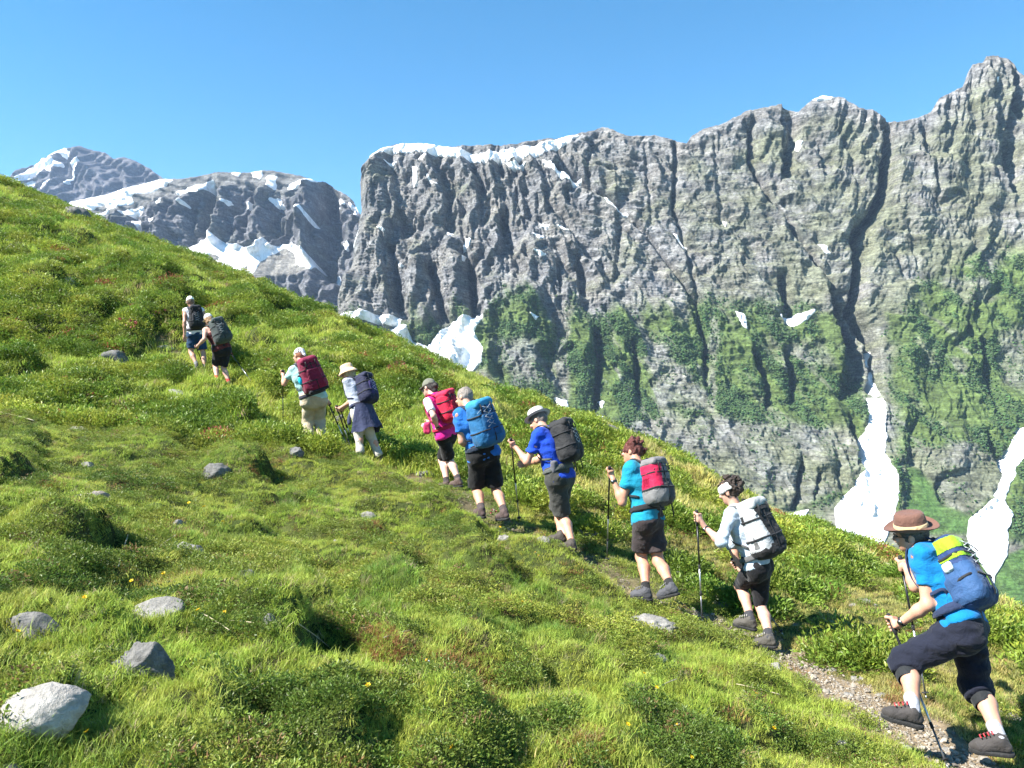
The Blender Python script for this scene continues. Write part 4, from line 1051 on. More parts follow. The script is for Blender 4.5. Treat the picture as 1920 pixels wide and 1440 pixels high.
class Vol:
    def __init__(self, h): self.h = h; self.ops = []
    def _add(self, kind, lo, hi, fn, k, mode='u'):
        self.ops.append((np.minimum(lo, hi), np.maximum(lo, hi), fn, k, mode)); return self
    def cap(self, a, b, ra, rb, k=0.02, cut=None, mode='u'):
        a = np.asarray(a, float); b = np.asarray(b, float); R = max(ra, rb)
        def fn(P):
            ba = b - a; t = np.clip(((P - a) @ ba) / (ba @ ba + 1e-12), 0, 1)
            d = np.sqrt((((P - a) - t[..., None] * ba) ** 2).sum(-1)) - (ra + (rb - ra) * t)
            if cut is not None:
                for q, n in cut: d = np.maximum(d, (P - np.asarray(q)) @ unit(n))
            return d
        return self._add('cap', np.minimum(a, b) - R, np.maximum(a, b) + R, fn, k, mode)
    def ell(self, c, rad, R=None, k=0.02, mode='u', cut=None):
        c = np.asarray(c, float); rad = np.asarray(rad, float); R = np.eye(3) if R is None else R
        def fn(P):
            q = (P - c) @ R
            k0 = np.sqrt(((q / rad) ** 2).sum(-1)); k1 = np.sqrt(((q / rad ** 2) ** 2).sum(-1))
            d = k0 * (k0 - 1) / (k1 + 1e-9)
            if cut is not None:
                for qq, n in cut: d = np.maximum(d, (P - np.asarray(qq)) @ unit(n))
            return d
        m = rad.max()
        return self._add('ell', c - m, c + m, fn, k, mode)
    def box(self, c, half, R=None, rnd=0.03, k=0.01, taper=0.0, bulge=0.0, mode='u'):
        """rounded box; taper narrows it towards +z, bulge swells its back (-y) in the middle"""
        c = np.asarray(c, float); half = np.asarray(half, float); R = np.eye(3) if R is None else R
        def fn(P):
            q = (P - c) @ R
            t = q[..., 2] / half[2]
            s = 1 - taper * np.clip(t, -1, 1)
            hx = half[0] * s; hy = half[1] * (1 + bulge * (1 - np.clip(t, -1, 1) ** 2))
            d = np.stack([np.abs(q[..., 0]) - hx + rnd, np.abs(q[..., 1]) - hy + rnd, np.abs(q[..., 2]) - half[2] + rnd], -1)
            return np.sqrt((np.maximum(d, 0) ** 2).sum(-1)) + np.minimum(d.max(-1), 0) - rnd
        m = np.linalg.norm(half) * 1.15
        return self._add('box', c - m, c + m, fn, k, mode)
    def dist(self, P):
        F = np.full(len(P), 0.5)
        for l, u, fn, k, mode in self.ops:
            if mode != 'u': continue
            d = fn(P); e = np.clip(k - np.abs(F - d), 0, None) / max(k, 1e-6); F = np.minimum(F, d) - e * e * k * .25
        return F
    def push(self, P, gap):
        """move points until they lie the given gap outside the surface"""
        P = np.array(P, float)
        for _ in range(6):
            d = self.dist(P); G = np.stack([self.dist(P + dv) - d for dv in np.eye(3) * .004], 1); G /= np.linalg.norm(G, axis=1)[:, None] + 1e-9
            P = P + G * np.clip(gap - d, -.02, .05)[:, None]
        return P, G
    def mesh(self, noise=None, clip=None):
        """noise: list of (amplitude, per-metre frequency (3,), seed)"""
        h = self.h
        pos = [o for o in self.ops if o[4] == 'u']
        lo = np.min([o[0] for o in pos], 0) - 3.5 * h; hi = np.max([o[1] for o in pos], 0) + 3.5 * h
        n = np.ceil((hi - lo) / h).astype(int) + 1
        F = np.full(n, 0.25, np.float64)
        ax = [lo[i] + h * np.arange(n[i]) for i in range(3)]
        for l, u, fn, k, mode in self.ops:
            m = k + 3 * h + 0.03
            i0 = np.clip(np.floor((l - m - lo) / h).astype(int), 0, n); i1 = np.clip(np.ceil((u + m - lo) / h).astype(int) + 1, 0, n)
            if (i1 <= i0).any(): continue
            sl = tuple(slice(a, b) for a, b in zip(i0, i1))
            G = np.stack(np.meshgrid(*[ax[i][sl[i]] for i in range(3)], indexing='ij'), -1)
            d = fn(G); c = F[sl]
            if mode == 'u':
                e = np.clip(k - np.abs(c - d), 0, None) / max(k, 1e-6)
                F[sl] = np.minimum(c, d) - e * e * k * 0.25
            elif mode == 's':
                F[sl] = np.maximum(c, -d)
        if clip is not None:
            G = np.stack(np.meshgrid(*ax, indexing='ij'), -1)
            for q, nn in clip: F = np.maximum(F, (G - np.asarray(q)) @ unit(nn))
        if noise:
            near = np.abs(F) < 0.06
            G = np.stack(np.meshgrid(*ax, indexing='ij'), -1)[near]
            dn = 0
            for amp, fr, sd in noise: dn = dn + amp * vnoise3(G * np.asarray(fr), sd)
            F[near] += dn
        return surface_nets(F, lo, h)

CORN = np.array([(i & 1, (i >> 1) & 1, (i >> 2) & 1) for i in range(8)])
EDG = [(a, b) for a in range(8) for b in range(a + 1, 8) if bin(a ^ b).count('1') == 1]
def surface_nets(F, lo, h):
    S = F < 0
    n = np.array(F.shape)
    cnt = np.zeros(n - 1, int)
    for c in CORN: cnt += S[c[0]:n[0] - 1 + c[0], c[1]:n[1] - 1 + c[1], c[2]:n[2] - 1 + c[2]]
    act = np.argwhere((cnt > 0) & (cnt < 8))
    vals = np.stack([F[act[:, 0] + c[0], act[:, 1] + c[1], act[:, 2] + c[2]] for c in CORN], 1)
    acc = np.zeros((len(act), 3)); num = np.zeros(len(act))
    for a, b in EDG:
        va, vb = vals[:, a], vals[:, b]; m = (va < 0) != (vb < 0)
        t = np.where(m, va / (va - vb + 1e-20), 0)
        acc += np.where(m[:, None], CORN[a] + t[:, None] * (CORN[b] - CORN[a]), 0); num += m
    V = lo + (act + acc / num[:, None]) * h
    idx = np.full(n - 1, -1); idx[tuple(act.T)] = np.arange(len(act))
    Q = []
    for ax in range(3):
        b, c = (ax + 1) % 3, (ax + 2) % 3
        sl0 = [slice(None)] * 3; sl1 = [slice(None)] * 3; sl0[ax] = slice(0, -1); sl1[ax] = slice(1, None)
        s0 = S[tuple(sl0)]; s1 = S[tuple(sl1)]
        e = np.argwhere(s0 != s1)
        ok = (e[:, b] > 0) & (e[:, c] > 0) & (e[:, b] < n[b] - 1) & (e[:, c] < n[c] - 1)
        e = e[ok]; ins = s0[tuple(e.T)]
        def cell(db, dc):
            q = e.copy(); q[:, b] += db; q[:, c] += dc; return idx[tuple(q.T)]
        q = np.stack([cell(-1, -1), cell(0, -1), cell(0, 0), cell(-1, 0)], 1)
        q[~ins] = q[~ins][:, ::-1]
        Q.append(q)
    Q = np.concatenate(Q); Q = Q[(Q >= 0).all(1)]
    return V, Q

def join(parts):
    V = []; Q = []; o = 0
    for v, q in parts:
        V.append(v); Q.append(np.asarray(q) + o); o += len(v)
    return np.concatenate(V), np.concatenate(Q)
def tube(path, rad, n=8, cap=True, flat=None):
    """swept tube; rad may vary; flat=(normal, thickness ratio) makes a strap"""
    path = np.asarray(path, float); m = len(path); rad = np.full(m, rad) if np.isscalar(rad) else np.asarray(rad)
    T = np.gradient(path, axis=0); T /= np.linalg.norm(T, axis=1)[:, None] + 1e-12
    ref = np.array([0.3, 0.2, 1.0]); V = []; Fq = []
    u = unit(np.cross(T[0], ref if abs(T[0] @ unit(ref)) < .95 else np.array([1., 0, 0])))
    for i in range(m):
        if flat is not None: u = unit(np.cross(T[i], flat[0] if np.ndim(flat[0]) == 1 else flat[0][i]))
        else: u = unit(u - T[i] * (u @ T[i]))
        w = np.cross(T[i], u)
        for k in range(n):
            a = 2 * math.pi * (k + 0.5) / n
            V.append(path[i] + rad[i] * (math.cos(a) * u + math.sin(a) * w * (flat[1] if flat is not None else 1)))
    for i in range(m - 1):
        for k in range(n):
            Fq.append((i * n + k, i * n + (k + 1) % n, (i + 1) * n + (k + 1) % n, (i + 1) * n + k))
    if cap:
        for i, rev in ((0, True), (m - 1, False)):
            V.append(path[i]); c = len(V) - 1
            for k in range(n):
                a, b = i * n + k, i * n + (k + 1) % n
                Fq.append((b, a, c, c) if rev else (a, b, c, c))
    return np.array(V), np.array(Fq)
def lathe(profile, n=28, sx=1.0, sy=1.0):
    V = []; Q = []
    for r, z in profile:
        for k in range(n):
            a = 2 * math.pi * k / n; V.append((r * sx * math.cos(a), r * sy * math.sin(a), z))
    for i in range(len(profile) - 1):
        for k in range(n): Q.append((i * n + k, i * n + (k + 1) % n, (i + 1) * n + (k + 1) % n, (i + 1) * n + k))
    return np.array(V), np.array(Q)
def mesh_tri_quads(name, V, Q, smooth=True):
    Q = np.asarray(Q)
    if len(Q) and (Q[:, 2] == Q[:, 3]).any():
        return new_mesh(name, V, [tuple(f[:3]) if f[2] == f[3] else tuple(f) for f in Q.tolist()], smooth)
    return new_mesh(name, V, Q, smooth)

# ---- materials
_mats = {}
def cloth(name, col, rough=0.85, var=0.18, scale=60, bump=0.25, sheen=0.1, spec=0.2):
    key = (name, tuple(col))
    if key in _mats: return _mats[key]
    t = NT(name); tc = t.n('ShaderNodeTexCoord')
    n1 = t.noise(7, 4, 0.6, tc.outputs['Object']); n2 = t.noise(scale * 4, 2, 0.5, tc.outputs['Object'])
    c = t.mix((*col, 1), t.ramp(n1, [(0.3, 1 - var), (0.7, 1 + var)]), 1.0, 'MULTIPLY')
    c = t.mix(c, t.ramp(n2, [(0.3, 0.9), (0.7, 1.08)]), 1.0, 'MULTIPLY')
    w = t.noise(16, 3, 0.6, tc.outputs['Object'], 0.6)
    _mats[key] = t.done(t.bsdf(c, rough, t.bump(w, bump * 2.4, 0.025), spec, sheen).outputs[0])
    return _mats[key]
def skin(col=(0.56, 0.33, 0.235)):
    key = ('skin', tuple(col))
    if key in _mats: return _mats[key]
    t = NT('skin'); tc = t.n('ShaderNodeTexCoord')
    n1 = t.noise(14, 4, 0.6, tc.outputs['Object'])
    c = t.mix((*col, 1), t.ramp(n1, [(0.3, (0.88, 0.82, 0.80)), (0.7, (1.08, 1.06, 1.04))]), 1.0, 'MULTIPLY')
    b = t.bsdf(c, 0.5, None, 0.4)
    b.inputs['Subsurface Weight'].default_value = 0.08; b.inputs['Subsurface Radius'].default_value = (0.012, 0.005, 0.003)
    _mats[key] = t.done(b.outputs[0]); return _mats[key]
def hairm(col):
    key = ('hair', tuple(col))
    if key in _mats: return _mats[key]
    t = NT('hair'); tc = t.n('ShaderNodeTexCoord')
    n1 = t.noise(60, 4, 0.7, tc.outputs['Object'], 1.5)
    c = t.mix((*col, 1), t.ramp(n1, [(0.3, 0.5), (0.7, 1.5)]), 1.0, 'MULTIPLY')
    _mats[key] = t.done(t.bsdf(c, 0.55, t.bump(n1, 0.9, 0.01), 0.35).outputs[0]); return _mats[key]
METAL = {}
def metal(name, col, rough=0.35, met=1.0):
    if name not in METAL:
        t = NT(name); METAL[name] = t.done(t.bsdf(col, rough, None, 0.5, 0, met).outputs[0])
    return METAL[name]
BLACK = cloth('black_nylon', (0.016, 0.016, 0.018)); RUBBER = cloth('black_rubber', (0.02, 0.02, 0.02), 0.7)
GRIP = cloth('pole_grip', (0.015, 0.015, 0.016), 0.6)

# ---- joints from the photograph: a pixel and a bone length give a place in space
def on_ray(px, py, centre, L, hint):
    u, v = px_ray(px, py); d = unit([u, 1.0, v]); c = np.asarray(centre, float)
    b = d @ c; disc = b * b - (c @ c - L * L)
    if disc <= 0: return d * b
    s = math.sqrt(disc); A, B = d * (b - s), d * (b + s)
    return A if (A - c) @ hint > (B - c) @ hint else B

def hand_volume(vol, wrist, grip, axis, side, s):
    """a closed hand round a pole: palm, four fingers of unequal length curled about the axis, thumb from the side of the palm.
    axis: pole direction (up); side: direction from the pole to the back of the hand"""
    ax = unit(axis); b = unit(side - ax * (side @ ax)); t = np.cross(ax, b)
    pr = 0.017 * s
    pal = grip + b * (pr + 0.012 * s)
    vol.cap(wrist, pal - ax * 0.01 * s, 0.026 * s, 0.026 * s, 0.02)
    R = np.stack([ax, b, t], 1)
    vol.box(pal, np.array([0.042, 0.014, 0.032]) * s, R, 0.012 * s, 0.015)
    for i, (o, ln) in enumerate(((0.033, .92), (0.011, 1.0), (-0.011, .96), (-0.032, .8))):
        c = grip + ax * o * s
        pts = []
        for a in (20, 75, 130, 185):
            a = math.radians(a * (0.9 + 0.12 * ln)); rr = (pr + 0.008 * s)
            pts.append(c + rr * (math.cos(a) * b + math.sin(a) * t) * (1.15 if a < 1.2 else 1.0))
        for p, q in zip(pts[:-1], pts[1:]): vol.cap(p, q, 0.0095 * s, 0.0085 * s, 0.004)
    th = [pal + ax * 0.03 * s - t * 0.02 * s, grip + ax * 0.045 * s - t * (pr + .012 * s), grip + ax * 0.052 * s - b * 0.012 * s - t * pr]
    for p, q in zip(th[:-1], th[1:]): vol.cap(p, q, 0.012 * s, 0.0095 * s, 0.008)
def relaxed_hand(vol, wrist, fdir, palm_n, s):
    f = unit(fdir); n = unit(palm_n - f * (palm_n @ f)); t = np.cross(f, n)
    pal = wrist + f * 0.055 * s
    vol.cap(wrist, pal, 0.026 * s, 0.028 * s, 0.02); vol.box(pal, np.array([0.04, 0.014, 0.045]) * s, np.stack([t, n, f], 1), 0.012 * s, 0.015)
    for o, ln in ((0.031, .9), (0.011, 1.0), (-0.010, .95), (-0.030, .75)):
        p = pal + f * 0.042 * s + t * o * s
        for k, (l, bend) in enumerate(((.036, .25), (.026, .6), (.02, .9))):
            q = p + (f * math.cos(bend) + n * math.sin(bend)) * l * ln * s; vol.cap(p, q, 0.0095 * s, 0.0085 * s, 0.004); p = q
    p = pal + t * 0.035 * s - f * 0.01 * s; q = p + (f * .7 + t * .6 + n * .4) * 0.035 * s; vol.cap(p, q, .012 * s, .0105 * s, .008)
    vol.cap(q, q + (f * .9 + n * .4) * .028 * s, .0105 * s, .0085 * s, .004)

def build_head(vol, H, s):
    R = H['R']; c = H['c']
    def L(x, y, z): return c + R @ (np.array([x, y, z]) * s)
    vol.ell(L(0, -0.008, 0.02), np.array([.073, .094, .098]) * s, R, .02)
    vol.ell(L(0, .022, -.045), np.array([.058, .068, .072]) * s, R, .03)
    vol.cap(L(0, .060, -.092), L(0, .050, -.088), .024 * s, .024 * s, .03)           # chin
    vol.cap(L(0, .088, .004), L(0, .108, -.030), .009 * s, .014 * s, .014)           # nose
    vol.cap(L(-.035, .082, .018), L(.035, .082, .018), .010 * s, .010 * s, .012)     # brow
    vol.cap(L(-.018, .088, -.058), L(.018, .088, -.058), .007 * s, .007 * s, .006)   # lips
    for e in (-1, 1):
        vol.ell(L(e * .076, -.008, -.012), np.array([.008, .020, .031]) * s, R, .008)  # ears
        vol.ell(L(e * .036, .090, -.028), np.array([.016, .014, .016]) * s, R, .02)    # cheeks
        vol.ell(L(e * .030, .092, .004), np.array([.014, .010, .008]) * s, R, .01, 's')

def limb(vol, a, b, ra, rm, rb, tm=0.4, k=.03):
    m = a + (b - a) * tm; vol.cap(a, m, ra, rm, k); vol.cap(m, b, rm, rb, k)

class Hiker: pass
def solve_hiker(S):
    """positions of all joints of one hiker"""
    q = Hiker(); s = S['h'] / 1.75; q.s = s
    a = math.radians(S['heading']); f = np.array([-math.cos(a), math.sin(a), 0]); r = np.array([math.sin(a), math.cos(a), 0]); up = np.array([0, 0, 1.0])
    q.f, q.r = f, r
    q.P = at(*S['pelvis'], S['D'])
    q.N = on_ray(*S['neck'], q.P, S.get('tl', .545) * s, f + 0.2 * up)
    sp = unit(q.N - q.P); q.sp = sp
    q.bk = -unit(f - sp * (f @ sp))                       # out of the back
    q.H = on_ray(*S['head'], q.N, .165 * s, f * .6 + up)
    tw = S.get('twist', 0.0)
    rr = unit(r - sp * (r @ sp) + f * tw); q.rr = rr
    wS = S.get('shw', .175) * s
    q.sh = {-1: q.N - rr * wS - sp * .055 * s, 1: q.N + rr * wS - sp * .055 * s}
    q.hip = {-1: q.P - r * .085 * s - up * .02 * s, 1: q.P + r * .085 * s - up * .02 * s}
    q.el = {}; q.wr = {}; q.kn = {}; q.an = {}; q.toe = {}
    for e, K in ((-1, 'L'), (1, 'R')):
        ah = S.get('hint' + K, (-f * .3 + e * r, f * 1.0))
        q.el[e] = on_ray(*S['el' + K], q.sh[e], .295 * s, np.asarray(ah[0]))
        q.wr[e] = on_ray(*S['wr' + K], q.el[e], .25 * s, np.asarray(ah[1]))
        kh = S.get('khint' + K, f); sh_ = S.get('ahint' + K, -f)
        q.kn[e] = on_ray(*S['kn' + K], q.hip[e], .43 * s, np.asarray(kh))
        q.an[e] = on_ray(*S['an' + K], q.kn[e], .41 * s, np.asarray(sh_))
        tf = S.get('toe' + K); fd = f * 1.0
        if tf is not None: fd = unit(f + np.array([0, 0, tf]))
        q.toe[e] = fd
        for nm, A, B, L in (('upper arm', q.sh[e], q.el[e], .295), ('forearm', q.el[e], q.wr[e], .25), ('thigh', q.hip[e], q.kn[e], .43), ('shin', q.kn[e], q.an[e], .41)):
            ratio = np.linalg.norm(B - A) / (L * s)
            if ratio > 1.12: print('   long', S['name'], nm, K, round(ratio, 2))
    return q

def hiker(S):
    q = solve_hiker(S); s = q.s; up = np.array([0, 0, 1.0])
    D = S['D']; hv = float(np.clip(D * 0.0016, .009, .02)); hf = float(np.clip(D * .00095, .0048, .012))
    base = np.array([(q.an[-1] + q.an[1])[0] / 2, (q.an[-1] + q.an[1])[1] / 2, min(q.an[-1][2], q.an[1][2]) - .09])
    root = bpy.data.objects.new('person', None); COL.objects.link(root); root.location = base
    root.empty_display_size = 0.2
    tag(root, S['label'], 'person', 'hikers climbing in single file')
    def part(name, V, Q, mat, parent=root, smooth=True):
        return link(name, mesh_tri_quads(name, np.asarray(V) - base, Q, smooth), mat, parent)
    P, N, sp, f, r, rr, bk = q.P, q.N, q.sp, q.f, q.r, q.rr, q.bk
    fat = S.get('fat', 1.0)
    def torso(v, g=0.0, low=0.0, hi=1.0):
        # levels of the trunk as sideways capsules joined into one surface
        lv = [(-.03, .078, .098), (.11, .055, .092), (.24, .060, .093), (.37, .080, .098), (.465, .098, .074)]
        pts = []
        for t, w, rad in lv:
            c = P + sp * t * s; ax = r * (1 - t / .45) + rr * (t / .45); ax = unit(ax - sp * (ax @ sp))
            pts.append((c, ax, w * s * fat, (rad * fat) * s + g))
        for i, (c, ax, w, rad) in enumerate(pts):
            v.cap(c - ax * w, c + ax * w, rad, rad, .05)
            if i: 
                c0, a0, w0, r0 = pts[i - 1]
                for e in (-1, 1): v.cap(c0 + a0 * w0 * e, c + ax * w * e, r0, rad, .05)
    # ---- body, one continuous surface
    v = Vol(hv)
    torso(v)
    v.cap(q.sh[-1], q.sh[1], .060 * s, .060 * s, .05)
    v.cap(N - sp * .04 * s, q.H - unit(q.H - N) * .02 * s, .062 * s, .054 * s, .03)
    hd = S.get('look', (1, 0, -.25)); hfw = unit(f * hd[0] + r * hd[1] + up * hd[2])
    hup = unit(q.H - N) * .5 + up * .5
    Hd = dict(c=q.H, R=frame(hfw, hup)); hs = s * 1.04
    leg = S.get('leg', 1.0)
    for e in (-1, 1):
        limb(v, q.sh[e], q.el[e], .052 * s, .045 * s, .037 * s, .4)
        limb(v, q.el[e], q.wr[e], .039 * s, .040 * s, .026 * s, .3)
        limb(v, q.hip[e], q.kn[e], .082 * s * leg, .072 * s * leg, .054 * s * leg, .5, .03)
        ca = q.kn[e] + (q.an[e] - q.kn[e]) * .33 - f * .016 * s
        v.cap(q.kn[e], ca, .055 * s * leg, .056 * s * leg, .03); v.cap(ca, q.an[e], .056 * s * leg, .034 * s, .03)
        v.cap(q.an[e], q.an[e] - up * .045 * s + q.toe[e] * .09 * s, .030 * s, .018 * s, .01)
    Vb = v.mesh()
    vh = Vol(hf)
    build_head(vh, Hd, hs)
    vh.cap(N - sp * .04 * s, q.H - unit(q.H - N) * .02 * s, .060 * s, .052 * s, .02)
    Vh = vh.mesh()
    hands = []
    for e, K in ((-1, 'L'), (1, 'R')):
        hvv = Vol(max(hf * .75, .0045))
        fa = unit(q.wr[e] - q.el[e])
        if S.get('polepx' + K):
            (tx, ty), (bx, by) = S['polepx' + K]
            top = on_ray(tx, ty, q.wr[e], .10 * s, f); tip = ray_ground(bx, by, ground_h) if len(S['polepx' + K]) < 3 or True else None
            S['pole' + K] = (top, tip)
            ax = S['poleax' + K] = unit(S['pole' + K][1] - S['pole' + K][0]) * -1
            g = S['pole' + K][0] - ax * .055 * s
            side = q.el[e] - g; side = side - ax * (side @ ax)
            hand_volume(hvv, q.wr[e], g, ax, unit(side), s * 1.05)
        else: relaxed_hand(hvv, q.wr[e], fa + f * .1, f * .6 - rr * e * .4, s * 1.05)
        hvv.cap(q.el[e] + (q.wr[e] - q.el[e]) * .6, q.wr[e], .031 * s, .026 * s, .01)
        hands.append(hvv.mesh())
    SK = skin(S.get('skin', (0.56, 0.33, 0.235)))
    part('body', *join([Vb, Vh] + hands), SK)
    # eyes
    for e in (-1, 1):
        c = Hd['c'] + Hd['R'] @ (np.array([e * .030, .083, .004]) * hs); V_, Q_ = lathe([(0.0001, -.011), (.008, -.008), (.011, 0), (.008, .008), (.0001, .011)], 10)
        part('eye', V_ * hs + c, Q_, cloth('eye', (.05, .04, .03), .3))
    # ---- shirt
    if S.get('shirt'):
        sc_ = S['shirt']; v = Vol(hv); torso(v, .013 * s)
        v.cap(q.sh[-1], q.sh[1], .064 * s, .064 * s, .05)
        v.cap(N - sp * .05 * s, N + sp * .012 * s, .078 * s, .066 * s, .03)
        hem = S.get('hem', .10) * .55
        v.cap(P - r * .075 * s - sp * hem * s, P + r * .075 * s - sp * hem * s, .112 * s * fat, .112 * s * fat, .05)
        for e, K in ((-1, 'L'), (1, 'R')):
            sl = S.get('sleeve', .62)
            if sl <= 0: continue
            if sl <= 1:
                d = q.el[e] - q.sh[e]; end = q.sh[e] + d * sl
                v.cap(q.sh[e], end + d * .1, .064 * s, .060 * s, .035, cut=[(end, d)])
            else:
                v.cap(q.sh[e], q.el[e], .060 * s, .056 * s, .035); d = q.wr[e] - q.el[e]; end = q.el[e] + d * (sl - 1)
                v.cap(q.el[e], end + d * .1, .053 * s, .048 * s, .03, cut=[(end, d)])
        part('shirt', *v.mesh([(.013 * s, (6, 6, 17), 3), (.007 * s, (15, 15, 36), 4)], clip=[(P - sp * (hem + .03) * s, -sp), (N - sp * S.get('low', -.03) * s, sp)] if not S.get('noclip') else None), cloth(S['name'] + '_shirt', sc_))
    # ---- shorts or trousers
    v = Vol(hv); lg = S.get('legs_to', .8)
    for t, w, rad in ((-.08, .076, .106), (-.03, .078, .116), (.06, .068, .112), (.12, .062, .106)):
        c = P + sp * t * s if t > 0 else P + up * t * s
        if t == -.03: v.cap(P - sp * .04 * s - r * .074 * s * fat, P - sp * .04 * s + r * .074 * s * fat, .110 * s * fat, .110 * s * fat, .05)
        v.cap(c - r * w * s * fat, c + r * w * s * fat, rad * s * fat, rad * s * fat, .05)
    for e in (-1, 1):
        loose = S.get('loose', .022) * s
        if lg <= 1:
            d = q.kn[e] - q.hip[e]; end = q.hip[e] + d * lg
            v.cap(q.hip[e], end + d * .06, .088 * s * leg + loose * .7, .062 * s * leg + loose * 1.1, .022, cut=[(end, d)])
        else:
            v.cap(q.hip[e], q.kn[e], .088 * s * leg + loose * .8, .060 * s * leg + loose, .025)
            d = q.an[e] - q.kn[e]; end = q.kn[e] + d * (lg - 1)
            v.cap(q.kn[e], end + d * .05, .062 * s * leg + loose, (.050 if lg > 1.6 else .060) * s + loose * .8, .04, cut=[(end, d)])
    part('trousers' if lg > 1.2 else 'shorts', *v.mesh([(.012 * s, (7, 7, 17), 7), (.006 * s, (18, 18, 38), 8)], clip=[(P + sp * .115 * s, sp)]), cloth(S['name'] + '_trousers', S['bottom']))
    # ---- socks, boots
    for e, K in ((-1, 'L'), (1, 'R')):
        an = q.an[e]; td = q.toe[e]; sd = unit(np.cross(td, up)); dn = unit(np.cross(sd, td)) * -1
        if dn[2] > 0: dn = -dn
        shin = unit(q.kn[e] - an)
        if S.get('sock'):
            vs = Vol(hf); L = S.get('sock_len', .10)
            vs.cap(an, an + shin * L * s, .042 * s, .046 * s, .02, cut=[(an + shin * (L - .01) * s, shin)])
            part('sock', *vs.mesh(), cloth(S['name'] + '_sock', S['sock']))
        bs = s * .90
        vb = Vol(max(hf, .006)); heel = an + dn * .045 * bs - td * .035 * bs; ball = an + dn * .052 * bs + td * .125 * bs; tip = an + dn * .058 * bs + td * .168 * bs
        vb.cap(an + shin * .055 * bs, an + dn * .01 * bs, .045 * bs, .043 * bs, .03, cut=[(an + shin * .06 * bs, shin)])
        vb.cap(heel, ball, .036 * bs, .040 * bs, .02); vb.cap(ball, tip, .039 * bs, .029 * bs, .02); vb.cap(an, ball, .040 * bs, .034 * bs, .03)
        floor = an + dn * .088 * bs
        bt = part('boot', *vb.mesh([(.003, (30, 30, 30), 5)], clip=[(floor, dn)]), cloth(S['name'] + '_boot', S.get('boot', (.06, .055, .05)), .7))
        vs = Vol(max(hf, .006)); R = np.stack([sd, td, -dn], 1)
        vs.cap(floor - td * .035 * bs, floor + td * .13 * bs, .042 * bs, .045 * bs, .01, cut=[(floor - dn * .014 * bs, -dn), (floor + dn * .016 * bs, dn)])
        vs.cap(floor + td * .13 * bs, floor + td * .170 * bs, .045 * bs, .031 * bs, .01, cut=[(floor - dn * .014 * bs, -dn), (floor + dn * .016 * bs, dn)])
        part('sole', *vs.mesh(), RUBBER, bt)
        if D < 9:
            lace = []
            for k in range(4):
                c = an + td * (.035 + .022 * k) * s + dn * (-.012 + .010 * k) * s - dn * .03 * s
                lace.append(tube([c - sd * .03 * s, c + td * .01 * s - dn * .006 * s, c + sd * .03 * s], .004, 6))
            part('laces', *join(lace), cloth(S['name'] + '_lace', S.get('lace', (.25, .24, .22))), bt)
    sv_ = Vol(hv); torso(sv_, .016 * s); sv_.cap(q.sh[-1], q.sh[1], .066 * s, .066 * s, .05); sv_.cap(N - sp * .05 * s, N + sp * .012 * s, .078 * s, .066 * s, .03); sv_.cap(P - r * .07 * s, P + r * .07 * s, .112 * s * fat, .112 * s * fat, .05)
    S['shirtvol'] = sv_
    S['q'] = q; S['Hd'] = Hd; S['hs'] = hs; S['part'] = part; S['root'] = root; S['hv'] = hv; S['hf'] = hf
    # ---- hair and headgear
    R = Hd['R']; c = Hd['c']
    def HL(x, y, z): return c + R @ (np.array([x, y, z]) * hs)
    face_cut = [(HL(0, .052, .0), R @ np.array([0, 1, -.75])), (HL(0, .04, 0), R @ np.array([0, 1.0, -.05]))]
    hr = S.get('hair')
    if hr:
        v = Vol(hf); st = hr['style']
        v.ell(HL(0, -.012, .024), np.array([.080, .100, .104]) * hs, R, .02, cut=[(HL(0, .045, .0), R @ np.array([0, 1, -.55])), (HL(0, 0, -.055), R @ np.array([0, .25, -1]))])
        amp = .006
        if st == 'curly':
            amp = .016
            rs = np.random.RandomState(3)
            for _ in range(26):
                w = unit(rs.normal(0, 1, 3) * np.array([.8, .6, .6]) + np.array([0, -1.0, .75])); v.ell(HL(*(w * np.array([.085, .115, .10]) + np.array([0, -.015, .03]))), np.ones(3) * .030 * hs, R, .012)
        if st == 'tuft':
            amp = .010
            rs = np.random.RandomState(4)
            for _ in range(18):
                w = unit(rs.normal(0, 1, 3) + np.array([0, -.3, 1.2])); v.cap(HL(*(w * np.array([.07, .09, .09]) + np.array([0, -.01, .02]))), HL(*(w * np.array([.080, .108, .112]) + np.array([0, -.03, .03]))), .026 * hs, .017 * hs, .025)
        if st in ('bob', 'bun'):
            v.cap(HL(0, -.07, -.01), HL(0, -.085, -.07), .055 * hs, .05 * hs, .03)
        if st == 'bun': v.ell(HL(0, -.125, .0), np.array([.042, .04, .042]) * hs, R, .02)
        if st == 'bob':
            for e in (-1, 1): v.cap(HL(e * .06, -.02, .0), HL(e * .055, -.045, -.06), .04 * hs, .035 * hs, .03)
        part('hair', *v.mesh([(amp, (45, 45, 45), 9), (amp * .6, (100, 100, 100), 10)]), hairm(hr['col']))
    ht = S.get('hat')
